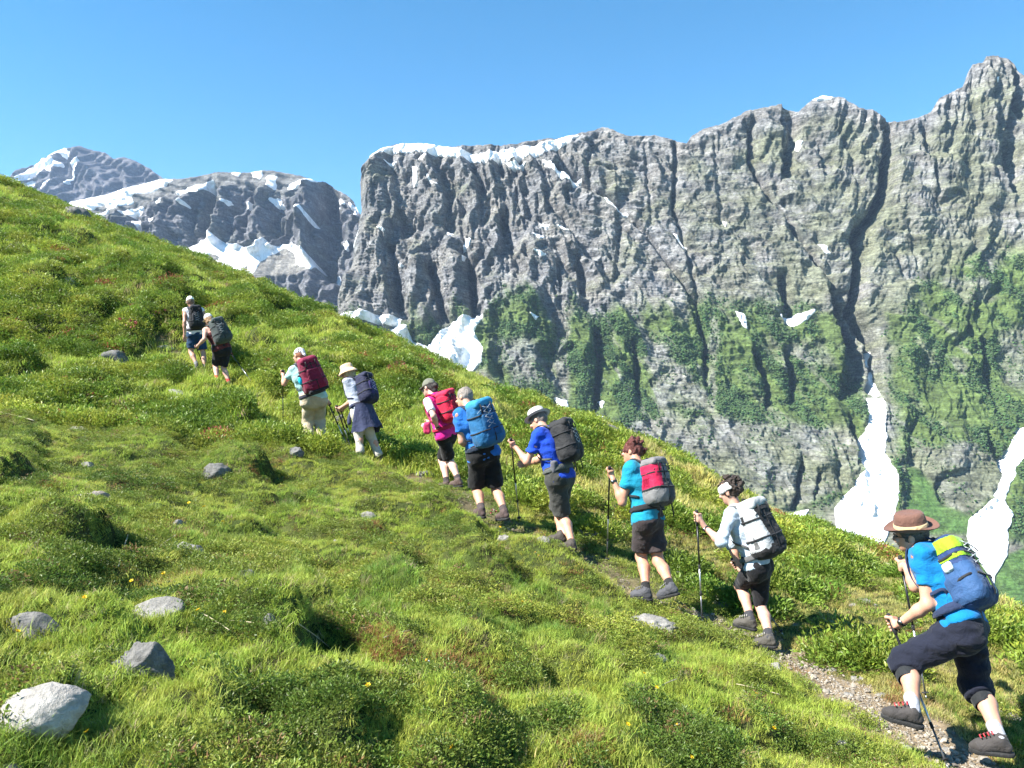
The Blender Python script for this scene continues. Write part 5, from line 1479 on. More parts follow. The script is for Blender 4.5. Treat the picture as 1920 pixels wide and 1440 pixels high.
    if ht:
        k = ht['kind']; col = ht['col']
        tl = ht.get('tilt', 0.0)
        Rt = R @ np.array([[1, 0, 0], [0, math.cos(tl), -math.sin(tl)], [0, math.sin(tl), math.cos(tl)]])
        def put(V_, z): return (np.asarray(V_) * hs) @ Rt.T + c + Rt @ (np.array([0, -.006, z]) * hs)
        M = cloth(S['name'] + '_hat', col, .8)
        if k in ('brim', 'fedora', 'sun'):
            cr_, ch, br, dr = {'brim': (.088, .108, .146, .022), 'fedora': (.090, .100, .135, .012), 'sun': (.096, .095, .140, -.03)}[k]
            prof = [(br, dr * 1.0), (br * .97, dr * .6 + .006), (br * .8, .004), (cr_ * 1.16, .002), (cr_ * 1.02, .012), (cr_ * .99, .03), (cr_ * .96, ch * .55), (cr_ * .9, ch * .85), (cr_ * .80, ch * .97), (cr_ * .55, ch), (.001, ch * (.97 if k != 'fedora' else .88))]
            V_, Q_ = lathe(prof, 40, 1.0, 1.16)
            if k == 'brim':
                a = np.arctan2(V_[:, 1], V_[:, 0]); rad = np.hypot(V_[:, 0], V_[:, 1])
                V_[:, 2] += np.where(rad > .10, (rad - .10) * (.42 * np.abs(np.cos(a)) ** 2 - .22 * np.abs(np.sin(a))), 0)
            if k == 'sun':
                rad = np.hypot(V_[:, 0], V_[:, 1]); V_[:, 2] -= np.where(rad > .1, (rad - .1) * .5, 0)
            V2 = V_ + np.where((np.arange(len(V_)) // 40 < 4)[:, None], np.array([0, 0, -.004]), V_ * np.array([-.03, -.03, -.03]))
            hat = part('hat', *join([(put(V_, .046), Q_), (put(V2, .046), Q_[:, ::-1])]), M)
            if ht.get('band'):
                Vb_, Qb_ = lathe([(cr_ * 1.035, .010), (cr_ * 1.03, .034), (cr_ * 1.0, .036)], 40, 1.0, 1.16)
                part('hat_band', put(Vb_, .047), Qb_, cloth(S['name'] + '_band', ht['band']), hat)
        elif k == 'cap':
            v = Vol(hf)
            v.ell(HL(0, -.010, .028), np.array([.084, .104, .104]) * hs, R, .02, cut=[(HL(0, 0, .022), R @ np.array([0, -.12, -1]))])
            hat = part('cap', *v.mesh(), M)
            V_, Q_ = [], []
            n = 14
            for i in range(n + 1):
                a = math.radians(20 + 140 * i / n)
                for rad_, dz in ((1.0, 0.0), (1.45 + .15 * math.sin(a), -.028)):
                    V_.append((.082 * rad_ * math.cos(a) * (1.0 if rad_ == 1 else .86), .09 * math.sin(a) * rad_ + .005, .030 + dz * math.sin(a) - (.02 * math.cos(a) ** 2 if rad_ > 1 else .006)))
            V_ = np.array(V_); m = len(V_); V_ = np.concatenate([V_, V_ - np.array([0, 0, .005])])
            for i in range(n):
                a0, a1, b0, b1 = 2 * i, 2 * i + 1, 2 * i + 2, 2 * i + 3
                Q_ += [(a0, a1, b1, b0), (m + a0, m + b0, m + b1, m + a1), (a1, m + a1, m + b1, b1)]
            part('visor', (V_ * hs) @ R.T + c, np.array(Q_), cloth(S['name'] + '_visor', ht.get('visor', col), .8), hat)
        elif k == 'band':
            v = Vol(hf); v.ell(HL(0, -.008, .026), np.array([.094, .114, .114]) * hs, R, .02, cut=[(HL(0, 0, .082), R @ np.array([0, .25, 1])), (HL(0, 0, .006), R @ np.array([0, -.25, -1]))])
            part('headband', *v.mesh([(.004, (40, 40, 90), 12)]), two_tone(S['name'] + '_headband', col, ht.get('col2', col), ht.get('scale', 60)))
        elif k == 'scarf':
            v = Vol(hf); v.ell(HL(0, -.012, .026), np.array([.084, .104, .106]) * hs, R, .02, cut=[(HL(0, 0, .012), R @ np.array([0, -.25, -1]))])
            v.cap(HL(0, -.10, .02), HL(.01, -.135, -.01), .03 * hs, .02 * hs, .02)
            part('headscarf', *v.mesh([(.004, (40, 40, 60), 12)]), two_tone(S['name'] + '_scarf', col, ht.get('col2', col), ht.get('scale', 25)))
    return q

def two_tone(name, a, b, scale=40):
    t = NT(name); tc = t.n('ShaderNodeTexCoord')
    n1 = t.noise(scale, 2, 0.5, tc.outputs['Object'], 0.8)
    nd = t.n('ShaderNodeValToRGB'); nd.color_ramp.interpolation = 'CONSTANT'
    nd.color_ramp.elements[0].color = (*a, 1); nd.color_ramp.elements[1].color = (*b, 1); nd.color_ramp.elements[1].position = .56
    t.l(n1, nd.inputs['Fac'])
    return t.done(t.bsdf(nd.outputs['Color'], .85, t.bump(n1, .2, .01), .2).outputs[0])

# ---- trekking poles
def pole(top, tip, label, dark=(.02, .02, .022), light=(.55, .56, .58), group='trekking poles of the hikers', basket=True, thick=1.0):
    top = np.asarray(top, float); tip = np.asarray(tip, float); d = unit(tip - top); L = np.linalg.norm(tip - top)
    root = bpy.data.objects.new('trekking_pole', None); COL.objects.link(root); root.location = tip; root.empty_display_size = .1
    tag(root, label, 'trekking pole', group)
    def pt(name, V, Q, mat, parent=root): return link(name, mesh_tri_quads(name, np.asarray(V) - tip, Q), mat, parent)
    pt('grip', *tube([top - d * .02, top, top + d * .04, top + d * .09, top + d * .13], np.array([.012, .018, .0145, .0165, .012]) * thick, 10), GRIP)
    a, b = top + d * .13, top + d * L * .50; c = top + d * L * .74
    up_ = pt('upper_shaft', *tube([a, b], .0085 * thick, 10), metal('pole_dark', dark, .35, .4))
    pt('clamp', *tube([b - d * .03, b, b + d * .01], np.array([.011, .0125, .009]) * thick, 10), GRIP, up_)
    mid = pt('middle_shaft', *tube([b, c], .0075 * thick, 10), metal('pole_light', light, .3, .8))
    pt('clamp', *tube([c - d * .03, c, c + d * .01], np.array([.010, .0115, .008]) * thick, 10), GRIP, mid)
    pt('lower_shaft', *tube([c, tip - d * .05], .0065 * thick, 10), metal('pole_grey', (.16, .16, .17), .35, .6))
    if basket: pt('basket', *tube([tip - d * .075, tip - d * .068, tip - d * .062], np.array([.01, .026, .008]), 14), GRIP)
    pt('tip', *tube([tip - d * .05, tip], np.array([.006, .002]), 8), metal('pole_steel', (.5, .5, .5), .3))
    s_ = unit(np.cross(d, [0, 1.0, 0.2]))
    lp = [top + d * .0, top + d * .03 + s_ * .03, top + d * .08 + s_ * .042, top + d * .12 + s_ * .03, top + d * .10 + s_ * .014, top + d * .04 + s_ * .012, top]
    pt('wrist_strap', *tube(lp, .0075, 6, flat=(np.cross(d, s_), .25)), BLACK)
    return root

# ---- backpacks
def backpack(S, B):
    q = S['q']; s = q.s; sp, bk, r = q.sp, q.bk, unit(q.rr - q.sp * (q.rr @ q.sp)); N, P = q.N, q.P
    tr = B.get('turn', 0.0); bk, r = bk * math.cos(tr) - r * math.sin(tr), r * math.cos(tr) + bk * math.sin(tr)
    tl = B.get('tilt', 0.0)                                   # leaning away from the back at the top
    w, d, h = (np.array(B['size']) / 2)
    upv = unit(sp * math.cos(tl) + bk * math.sin(tl)); bkv = unit(bk - upv * (bk @ upv))
    R = np.stack([r, -bkv, upv], 1)                           # x right, y towards the back of the wearer, z up
    c = N - sp * (h + B.get('drop', 0.0)) + bk * (B.get('gap', .098) * s + d * .90) + r * B.get('shift', 0.0)
    base = c - upv * h
    root = bpy.data.objects.new('backpack', None); COL.objects.link(root); root.location = base; root.empty_display_size = .15
    tag(root, B['label'], 'backpack', 'backpacks carried by the hikers')
    hv = float(np.clip(S['D'] * .0013, .007, .016))
    def part(name, V, Q, mat, parent=root): return link(name, mesh_tri_quads(name, np.asarray(V) - base, Q), mat, parent)
    def W(x, y, z): return c + R @ np.array([x * w, y * d, z * h])
    nz = [(.006, (14, 14, 18), 21), (.003, (34, 34, 40), 22)]
    v = Vol(hv); v.box(c, (w, d, h), R, min(w, d) * .80, .02, B.get('taper', .16), .16)
    v.box(W(0, -.25, -.55), (w * .96, d * .95, h * .42), R, min(w, d) * .7, .06)
    Vm, Qm = v.mesh(nz)
    main = part('main_bag', Vm, Qm, cloth(B['name'] + '_main', B['col'], .7, .15))
    if B.get('zones'):                                       # cloth panels of another colour sewn onto the bag
        cen = ((Vm[Qm].mean(1) - c) @ R) / np.array([w, d, h])
        nv = np.zeros_like(Vm); fn_ = np.cross(Vm[Qm[:, 2]] - Vm[Qm[:, 0]], Vm[Qm[:, 3]] - Vm[Qm[:, 1]])
        for k in range(4): np.add.at(nv, Qm[:, k], fn_)
        nv /= np.linalg.norm(nv, axis=1)[:, None] + 1e-12
        for nm, fn, col in B['zones']:
            k = fn(cen[:, 0], cen[:, 1], cen[:, 2]); Qz = Qm[k]
            if not len(Qz): continue
            us = np.unique(Qz); rm = np.zeros(len(Vm), int); rm[us] = np.arange(len(us))
            part(nm, (Vm + nv * .004)[us], rm[Qz], cloth(B['name'] + '_' + nm, col, .7, .12))
    for zz in B.get('rings', (.34, -.34)):
        ring = np.array([W(1.05 * math.cos(a), 1.05 * math.sin(a), zz) for a in np.linspace(0, 2 * math.pi, 37)]); ring, nn = v.push(ring, .006)
        part('compression_strap', *tube(ring, .009, 6, False, flat=(nn, .3)), cloth(B['name'] + '_web', B.get('web', (.02, .02, .022)), .7), main)
    col_ = np.array([W(.0, -1.25, z_) for z_ in np.linspace(-.85, .8, 16)]); col_, nn = v.push(col_, .007); part('centre_strap', *tube(col_, .008, 6, False, flat=(nn, .3)), BLACK, main)
    hl = [W(-.16, .55, .97), W(-.1, .5, 1.10), W(.1, .5, 1.10), W(.16, .55, .97)]; part('haul_loop', *tube(smooth_path(hl, 10), .007, 6), BLACK, main)
    def blob(name, x, y, z, hx, hy, hz, col, rnd=.035, parent=root, taper=0.0, nse=nz):
        v = Vol(hv); v.box(W(x, y, z), (hx * w, hy * d, hz * h), R, min(rnd, hx * w * .9, hy * d * .9, hz * h * .9), .01, taper)
        return part(name, *v.mesh(nse), col if not isinstance(col, tuple) else cloth(B['name'] + '_' + name, col, .7, .15), parent)
    if B.get('lid'):
        ld = blob('lid', 0, -.12, .86, .80, 1.05, .19, B['lid'], .075, taper=.12)
        for e in (-.45, .45):
            V1 = tube([W(e, -1.22, .80), W(e, -1.26, .60), W(e, -1.22, .40)], .010, 6, flat=(R @ np.array([0, 1., 0]), .3)); part('lid_strap', *V1, BLACK, ld)
    if B.get('front'): blob('front_pocket', 0, -1.05, B.get('front_z', -.15), .66, .28, B.get('front_h', .52), B['front'], .05, taper=.1)
    if B.get('front2'): blob('lower_pocket', 0, -1.0, -.72, .74, .30, .24, B['front2'], .04)
    if B.get('sidep'):
        for e in (-1, 1): blob('side_pocket', e * .93, .05, -.55, .16, .66, .36, B['sidep'], .03)
    if B.get('panel'):                                       # coloured side or back panels
        for nm, x, y, z, hx, hy, hz, col in B['panel']: blob(nm, x, y, z, hx, hy, hz, col, .04)
    # compression cords across the back
    if B.get('cords'):
        col = cloth(B['name'] + '_cord', B['cords'], .6)
        z0 = B.get('cord_z', (-.35, .45)); n = 4
        for k in range(n):
            za = z0[0] + (z0[1] - z0[0]) * k / n; zb = z0[0] + (z0[1] - z0[0]) * (k + 1) / n
            yy = -1.36 if B.get('front') else -1.22
            for e in (-1, 1): part('cord', *tube([W(e * .36, yy + .06, za), W(0, yy - .01, (za + zb) / 2), W(-e * .36, yy + .06, zb)], .0035, 6), col)
    if B.get('bottle'):
        col, e, z = B['bottle']; a = W(e * 1.12, .1, z - .28); b = W(e * 1.12, .1, z + .16)
        bt = part('bottle', *tube([a, a + (b - a) * .04, a + (b - a) * .72, a + (b - a) * .86, b], np.array([.030, .036, .036, .020, .018]), 14), cloth(B['name'] + '_bottle', col, .3, .05, bump=0))
        part('bottle_cap', *tube([b, b + upv * .025], .019, 12), BLACK, bt)
    # buckles and zips
    zp = [W(x, -1.2 + .25 * abs(x), .62 - .25 * x * x) for x in np.linspace(-.8, .8, 9)]
    part('zip', *tube(zp, .0045, 6), cloth('zip_tape', B.get('zip', (.03, .03, .03)), .5), main)
    if B.get('patch'): blob('badge', -.1, -1.32 if B.get('front') else -1.2, .05, .12, .03, .06, B['patch'], .004, main, nse=None)
    # straps: over the shoulders, down the chest, under the arm back to the bag; hip belt
    for e in (-1, 1):
        sh = N + q.rr * e * .105 * s - sp * .02 * s
        pts = [W(e * .35, .95, .70), N + q.rr * e * .10 * s + bk * .10 * s + sp * .005 * s, sh + sp * .062 * s, sh - bk * .095 * s - sp * .01 * s, sh - bk * .150 * s - sp * .14 * s + q.rr * e * .02 * s,
               sh - bk * .10 * s - sp * .28 * s + q.rr * e * .075 * s, P + sp * .20 * s + q.rr * e * .16 * s + bk * .02 * s, W(e * .8, .9, -.72)]
        pts = smooth_path(pts, 40)
        body = S['shirtvol']; mid = slice(3, 36); pts[mid], nn = body.push(pts[mid], .012)
        nrm = np.array([bk] * 40); nrm[mid] = nn
        for _ in range(2): pts[1:-1] = (pts[:-2] + 2 * pts[1:-1] + pts[2:]) / 4
        st = part('shoulder_strap', *tube(pts, np.interp(np.arange(40), [0, 18, 24, 39], [.030, .030, .013, .011]) * s, 8, flat=(np.array(nrm), .24)), cloth(B['name'] + '_strap', B.get('strap', (.02, .02, .022)), .8))
        part('strap_edge', *tube(pts[9:15] + np.array(nrm[9:15]) * .006, .010, 6, flat=(np.array(nrm[9:15]), .4)), cloth(B['name'] + '_edge', B.get('edge', (.10, .10, .11)), .7), st)
    if B.get('belt', True):
        bl = []
        for a in np.linspace(-2.6, 2.6, 26):
            bl.append(P + sp * .075 * s + (bk * math.cos(a) * .155 + r * math.sin(a) * .205 * S.get('fat', 1.0)) * s)
        bl, nn = S['shirtvol'].push(np.array(bl), .012)
        part('hip_belt', *tube(bl, np.interp(np.arange(26), [0, 7, 18, 25], [.015, .030, .030, .015]) * s, 8, flat=(nn, .2)), cloth(B['name'] + '_belt', B.get('strap', (.02, .02, .022)), .8))
    if B.get('tails'):
        for e in (-.55, .6):
            a = W(e, -.6, -.95); part('loose_strap', *tube([a, a - np.array([0, 0, .07]) + bk * .02, a - np.array([0, 0, .15]) + bk * .035], .010, 6, flat=(bk, .25)), BLACK)
    return root
def smooth_path(pts, n):
    pts = np.asarray(pts, float); m = len(pts); out = []
    t = np.linspace(0, m - 1, n)
    P0 = np.concatenate([[2 * pts[0] - pts[1]], pts, [2 * pts[-1] - pts[-2]]])
    for tt in t:
        i = min(int(tt), m - 2); u = tt - i; a, b, c, d = P0[i], P0[i + 1], P0[i + 2], P0[i + 3]
        out.append(.5 * (2 * b + (c - a) * u + (2 * a - 5 * b + 4 * c - d) * u * u + (3 * b - a - 3 * c + d) * u ** 3))
    return np.array(out)
# ------------------------------------------------------------------ rocks, flowers, stalks
def rock_mat(name, col, lichen=0.35):
    t = NT(name); tc = t.n('ShaderNodeTexCoord')
    n1 = t.noise(3.0, 8, .65, tc.outputs['Object']); n2 = t.noise(26, 5, .7, tc.outputs['Object']); n3 = t.noise(7, 4, .6, tc.outputs['Object'], 1.2)
    c = t.mix((*col, 1), t.ramp(n1, [(.3, .62), (.7, 1.25)]), 1.0, 'MULTIPLY')
    c = t.mix(c, t.ramp(n2, [(.3, .7), (.7, 1.2)]), 1.0, 'MULTIPLY')
    c = t.mix(c, (.10, .10, .06, 1), t.ramp(n3, [(.52, 0.0), (.66, lichen)]))
    return t.done(t.bsdf(c, .9, t.bump(n2, .7, .03), .2).outputs[0])
PALE_R = rock_mat('pale_stone', (.27, .255, .23)); GREY_R = rock_mat('grey_stone', (.17, .165, .155)); DARK_R = rock_mat('dark_stone', (.125, .122, .115))
RID = [0]
def rock(px, py, wpx, hpx, label, mat=PALE_R, flat=.55, tilt=0.0, sub=4, group=None, depth_ratio=.8, sink=.62, D=None, smooth=False):
    RID[0] += 1; sd = 800 + RID[0]
    if D is None: p = ray_ground(px, py + hpx * .25, ground_h)
    else: p = at(px, py, D)
    W = wpx / FOC * p[1] / 2; Hh = hpx / FOC * p[1] / 2
    me = stone_mesh('rock', sd, sub, .15 if smooth else .6, 1.0, 4 if smooth else 9)
    V = np.zeros(len(me.vertices) * 3, np.float32); me.vertices.foreach_get('co', V); V = V.reshape(-1, 3)
    rs = np.random.RandomState(sd)
    nn = np.array([gnoise(V[:, 0] * 3 + sd, V[:, 1] * 3 + V[:, 2] * 2, sd)]).T; sm = .3 if smooth else 1.0
    V = V * (1 + .07 * sm * nn + .03 * sm * gnoise(V[:, 0] * 9, V[:, 1] * 9 + V[:, 2] * 8, sd + 1)[:, None])
    V = V * np.array([W, W * depth_ratio, max(Hh * 1.35, W * .22)])
    ca, sa = math.cos(tilt), math.sin(tilt); V = np.stack([V[:, 0] * ca - V[:, 2] * sa, V[:, 1], V[:, 0] * sa + V[:, 2] * ca], 1)
    me.vertices.foreach_set('co', V.astype(np.float32).ravel())
    me.polygons.foreach_set('use_smooth', np.ones(len(me.polygons), bool)); me.update()
    o = link('rock', me, mat, None, (p[0], p[1], p[2] + Hh * (.30 - sink)))
    tag(o, label, 'rock', group); return o
G_ = 'small stones in the turf'
rock(85, 1296, 165, 84, 'largest pale oval boulder at the bottom left of the meadow', rock_mat('white_boulder', (.36, .335, .30), .15), tilt=.14, sub=5, smooth=True, sink=.75)
rock(268, 1236, 135, 110, 'dark grey humped boulder right of the big pale boulder', GREY_R, tilt=.55, sub=5, depth_ratio=.4, sink=.5)
rock(290, 1134, 112, 44, 'flat pale slab above the dark humped boulder', PALE_R, tilt=.28, smooth=True)
rock(64, 1170, 115, 100, 'dark upright slab of rock in shade at the left edge', GREY_R, tilt=.75, depth_ratio=.5)
rock(346, 1030, 74, 40, 'flat pale stone amid grass straight above the pale slab', PALE_R)
rock(332, 979, 36, 20, 'small pale stone just above the flat pale stone', PALE_R)
rock(168, 927, 72, 34, 'pale brown stone above the big dark hollow on the left', rock_mat('brown_stone', (.30, .26, .22)))
rock(96, 590, 62, 28, 'grey rock on the left slope below the light block', GREY_R, tilt=-.3)
rock(130, 522, 24, 20, 'small light square block on the upper left slope', PALE_R)
rock(215, 662, 78, 28, 'long dark grey rock on the left slope beside the path', GREY_R, tilt=-.3)
rock(348, 738, 66, 28, 'pale slanting rock below the first two hikers', PALE_R, tilt=-.5)
rock(405, 876, 56, 34, 'dark rock in shade under the hummock at left centre', GREY_R)
rock(146, 804, 44, 18, 'small white stone in the grass at middle left', PALE_R)
rock(685, 965, 42, 20, 'pale grey stone in grass below the pink-vested hiker', PALE_R)
rock(1216, 1166, 116, 40, 'broad flat grey rock in front of the auburn-haired hiker', PALE_R, sub=5)
rock(552, 843, 34, 20, 'small grey rock below the maroon backpack hiker', GREY_R)
rock(942, 1004, 34, 22, 'pale stone at the boot of the sky blue backpack hiker', PALE_R)
rock(1020, 1010, 32, 16, 'pale stone left of the trilby hiker', PALE_R)
rock(1103, 994, 52, 12, 'thin pale stones right of the trilby hiker', PALE_R)
rock(461, 1074, 42, 26, 'lichen covered stone left of the lower meadow centre', GREY_R)
rock(504, 1157, 26, 26, 'bluish upright stone above the middle hollow', GREY_R)
rock(1231, 1232, 42, 24, 'pale stone below the broad flat rock', PALE_R)
rock(1457, 1246, 32, 30, 'rounded stone below the headband hiker', PALE_R)
rock(1000, 1366, 46, 20, 'pale stone near the bottom centre', PALE_R)
rock(1122, 1432, 52, 26, 'pale stone cut by the bottom edge', PALE_R)
rock(18, 1434, 44, 22, 'grey stone in the bottom left corner', GREY_R)
rock(1348, 1127, 44, 30, 'angular grey rock beside the path behind the headband hiker', GREY_R)
rock(141, 402, 54, 30, 'boulder on the skyline of the hill at upper left', GREY_R, sink=.2)
rock(1135, 803, 100, 22, 'long grey slab lying on the hill crest', GREY_R, tilt=-.42, sink=.15)
rock(165, 868, 30, 14, 'small pale stone above the brown stone', PALE_R)
rock(800, 886, 44, 14, 'low pale stone beside the pink-vested hiker', GREY_R)
rock(590, 795, 26, 16, 'stone beside the beige trousers', GREY_R)
rock(634, 782, 26, 22, 'dark stone between the beige and grey trousers', DARK_R)
for (a, b, w, h) in ((1620, 1124, 26, 10), (1642, 1136, 20, 12), (1600, 1132, 16, 8), (1380, 1048, 14, 8), (1272, 1072, 14, 8), (630, 1014, 16, 10), (268, 1390, 10, 8), (1580, 1390, 26, 12), (1690, 1160, 18, 9), (1904, 1342, 40, 16), (1868, 1330, 26, 10), (1560, 1165, 20, 8),
                     (1610, 1270, 30, 14), (1650, 1300, 26, 12), (1590, 1300, 22, 10), (1640, 1250, 18, 9), (1700, 1400, 24, 10), (1780, 1405, 30, 12), (1560, 1255, 20, 10), (1490, 1170, 22, 10), (1310, 1075, 18, 10), (520, 765, 22, 9), (480, 745, 16, 8), (310, 650, 40, 12), (880, 760, 10, 8)):
    rock(a, b, w, h, 'small pale stone lying in the turf or on the path', PALE_R, sub=3, group=G_)

PETAL = {}
def flat_mat(name, col, rough=.5, trans=.2):
    if name not in PETAL:
        t = NT(name); b = t.bsdf(col, rough, None, .3); tr = t.n('ShaderNodeBsdfTranslucent'); tr.inputs['Color'].default_value = (*col, 1)
        mx = t.n('ShaderNodeMixShader'); mx.inputs[0].default_value = trans; t.l(b.outputs[0], mx.inputs[1]); t.l(tr.outputs[0], mx.inputs[2]); PETAL[name] = t.done(mx.outputs[0])
    return PETAL[name]
def petals_mesh(n, r, w, lift, seed=0):
    V = []; F = []
    for i in range(n):
        a = 2 * math.pi * i / n; d = np.array([math.cos(a), math.sin(a), 0]); t = np.array([-math.sin(a), math.cos(a), 0]); o = len(V)
        V += [d * r * .1, d * r * .55 + t * w + np.array([0, 0, lift * .5]), d * r + np.array([0, 0, lift]), d * r * .55 - t * w + np.array([0, 0, lift * .5]), d * r * .6 + np.array([0, 0, lift * .35])]
        F += [(o, o + 4, o + 1), (o + 1, o + 4, o + 2), (o, o + 3, o + 4), (o + 3, o + 2, o + 4)]
    return new_mesh('petals', V, F, False)
YEL = flat_mat('yellow_petal', (.80, .52, .01)); WHI = flat_mat('white_petal', (.75, .75, .72)); PNK = flat_mat('red_petal', (.36, .085, .085)); GRN = flat_mat('flower_stem', (.10, .17, .03)); CEN = flat_mat('flower_centre', (.55, .30, .01))
FM = dict(yellow=petals_mesh(6, .021, .010, .008), white=petals_mesh(5, .014, .007, .004))
SM = {}
def flower(px, py, kind, label, group, scale=1.0):
    p = ray_ground(px, py + 8, ground_h); h = .085 * scale
    e = bpy.data.objects.new(kind + '_flower', None); COL.objects.link(e); e.location = p; e.empty_display_size = .03
    tag(e, label, 'flower', group)
    if 'stem' not in SM:
        SM['stem'] = mesh_tri_quads('stem', *tube([(0, 0, -.01), (.004, 0, .03), (.0, .003, .085)], .0018, 5)); SM['cen'] = mesh_tri_quads('centre', *tube([(0, 0, 0), (0, 0, .006), (0, 0, .009)], np.array([.006, .0065, .002]), 8))
    a = link('stem', SM['stem'], GRN, e); a.scale = (1, 1, scale)
    b = link('petals', FM[kind], YEL if kind == 'yellow' else WHI, e); b.location = (0, .003, h); b.scale = (scale,) * 3; b.rotation_euler = (.5, -.1, px % 6)
    c = link('centre', SM['cen'], CEN, e); c.location = (0, .003, h); c.scale = (scale,) * 3; c.rotation_euler = (.5, -.1, 0)
for (a, b) in ((354, 949), (382, 956), (471, 944), (417, 984), (306, 1084), (246, 1099), (157, 1134), (371, 1155), (32, 1200), (733, 1022), (878, 1141), (979, 1134), (1208, 1272),
               (1177, 1371), (937, 992), (1452, 1375), (1418, 1308), (1297, 1434), (1231, 1299), (252, 763), (161, 1395), (420, 1160), (690, 1300), (845, 1420)):
    flower(a, b, 'yellow', 'yellow buttercup-like flower standing in the meadow grass', 'yellow meadow flowers', 0.68 if b > 1000 else 0.85)
for (a, b) in ((1010, 1052), (1004, 1046), (1270, 1388), (800, 1270)): flower(a, b, 'white', 'tiny white flower in the meadow grass', 'white meadow flowers', 1.2)

def alpenrose(px, py, n, rp, label):
    """a sprig of red bell blossoms above leathery leaves"""
    p = ray_ground(px, py + 6, ground_h); rs = np.random.RandomState(int(px + py)); R = rp / FOC * p[1]
    e = bpy.data.objects.new('alpenrose', None); COL.objects.link(e); e.location = p; e.empty_display_size = .05
    tag(e, label, 'shrub', 'red flowering alpenrose')
    V, Q = [], []
    k = max(.010, R * .15)
    for i in range(n):
        c = np.array([rs.normal(0, R * .45), rs.normal(0, R * .45), R * rs.uniform(.7, 1.25)])
        d = unit(rs.normal(0, 1, 3) + np.array([-.3, -.4, .6]))
        v, q_ = tube([c, c + d * k * .6, c + d * k * 1.2, c + d * k * 1.5], np.array([.2, .45, .6, .95]) * k, 6, False)
        link('blossom', mesh_tri_quads('blossom', v, q_), PNK, e)
    lm = leaves_mesh('leaves', int(px), 60, R * 1.1, R * .9, max(.03, R * .35)); link('foliage', lm, flat_mat('alpenrose_leaf', (.075, .12, .02), .4), e)
for (a, b, n, r, lb) in ((80, 697, 5, 14, 'alpenrose with a bright red blossom in the dark hummock at left'), (208, 613, 6, 18, 'leftmost of three red alpenrose clusters on the left slope'), (234, 617, 8, 18, 'middle of three red alpenrose clusters on the left slope'),
                         (258, 622, 6, 18, 'rightmost of three red alpenrose clusters on the left slope'), (249, 580, 4, 14, 'alpenrose above the three red clusters'), (576, 815, 5, 14, 'left alpenrose at the feet of the beige-trousered hiker'),
                         (587, 821, 5, 14, 'middle alpenrose at the feet of the beige-trousered hiker'), (604, 815, 4, 13, 'right alpenrose at the feet of the beige-trousered hiker'), (929, 966, 4, 14, 'alpenrose with red blossom beside the black-shorted hiker'), (427, 776, 4, 12, 'alpenrose below the bare-shouldered hiker'),
                         (494, 785, 4, 12, 'alpenrose left of the maroon backpack hiker'), (8, 470, 4, 14, 'alpenrose at the left edge of the upper slope'), (300, 594, 5, 14, 'alpenrose uphill of the first hiker')):
    alpenrose(a, b, n, r, lb)

STRAW = flat_mat('dry_straw', (.50, .43, .29), .7, .1)
def stalk(p0, p1, sag=6):
    a = ray_ground(*p0, ground_h); b = ray_ground(*p1, ground_h); m = (a + b) / 2 + np.array([0, 0, .05]); a = a + [0, 0, .03]; b = b + [0, 0, .06]
    V, Q = tube(smooth_path([a, m, b], 12), .0022 * max(1, a[1] / 4), 5)
    tag(link('dry_stalk', mesh_tri_quads('dry_stalk', V - a, Q), STRAW, None, a), 'bleached dry grass stalk lying across the turf', 'stalk', 'dry grass stalks')
for p0, p1 in (((375, 1158), (432, 1204)), ((412, 1173), (484, 1190)), ((72, 712), (122, 746)), ((0, 776), (64, 796)), ((195, 710), (225, 712)), ((1380, 1290), (1462, 1318)), ((500, 1290), (460, 1330)), ((770, 1190), (720, 1215)), ((620, 1225), (560, 1190)), ((160, 1020), (120, 1050)), ((240, 1010), (222, 1080)), ((950, 880), (930, 905)), ((790, 935), (860, 915)), ((1230, 1300), (1270, 1290)), ((330, 1010), (300, 1040))):
    stalk(p0, p1)
print('rocks, flowers', round(time.time() - T0, 1))
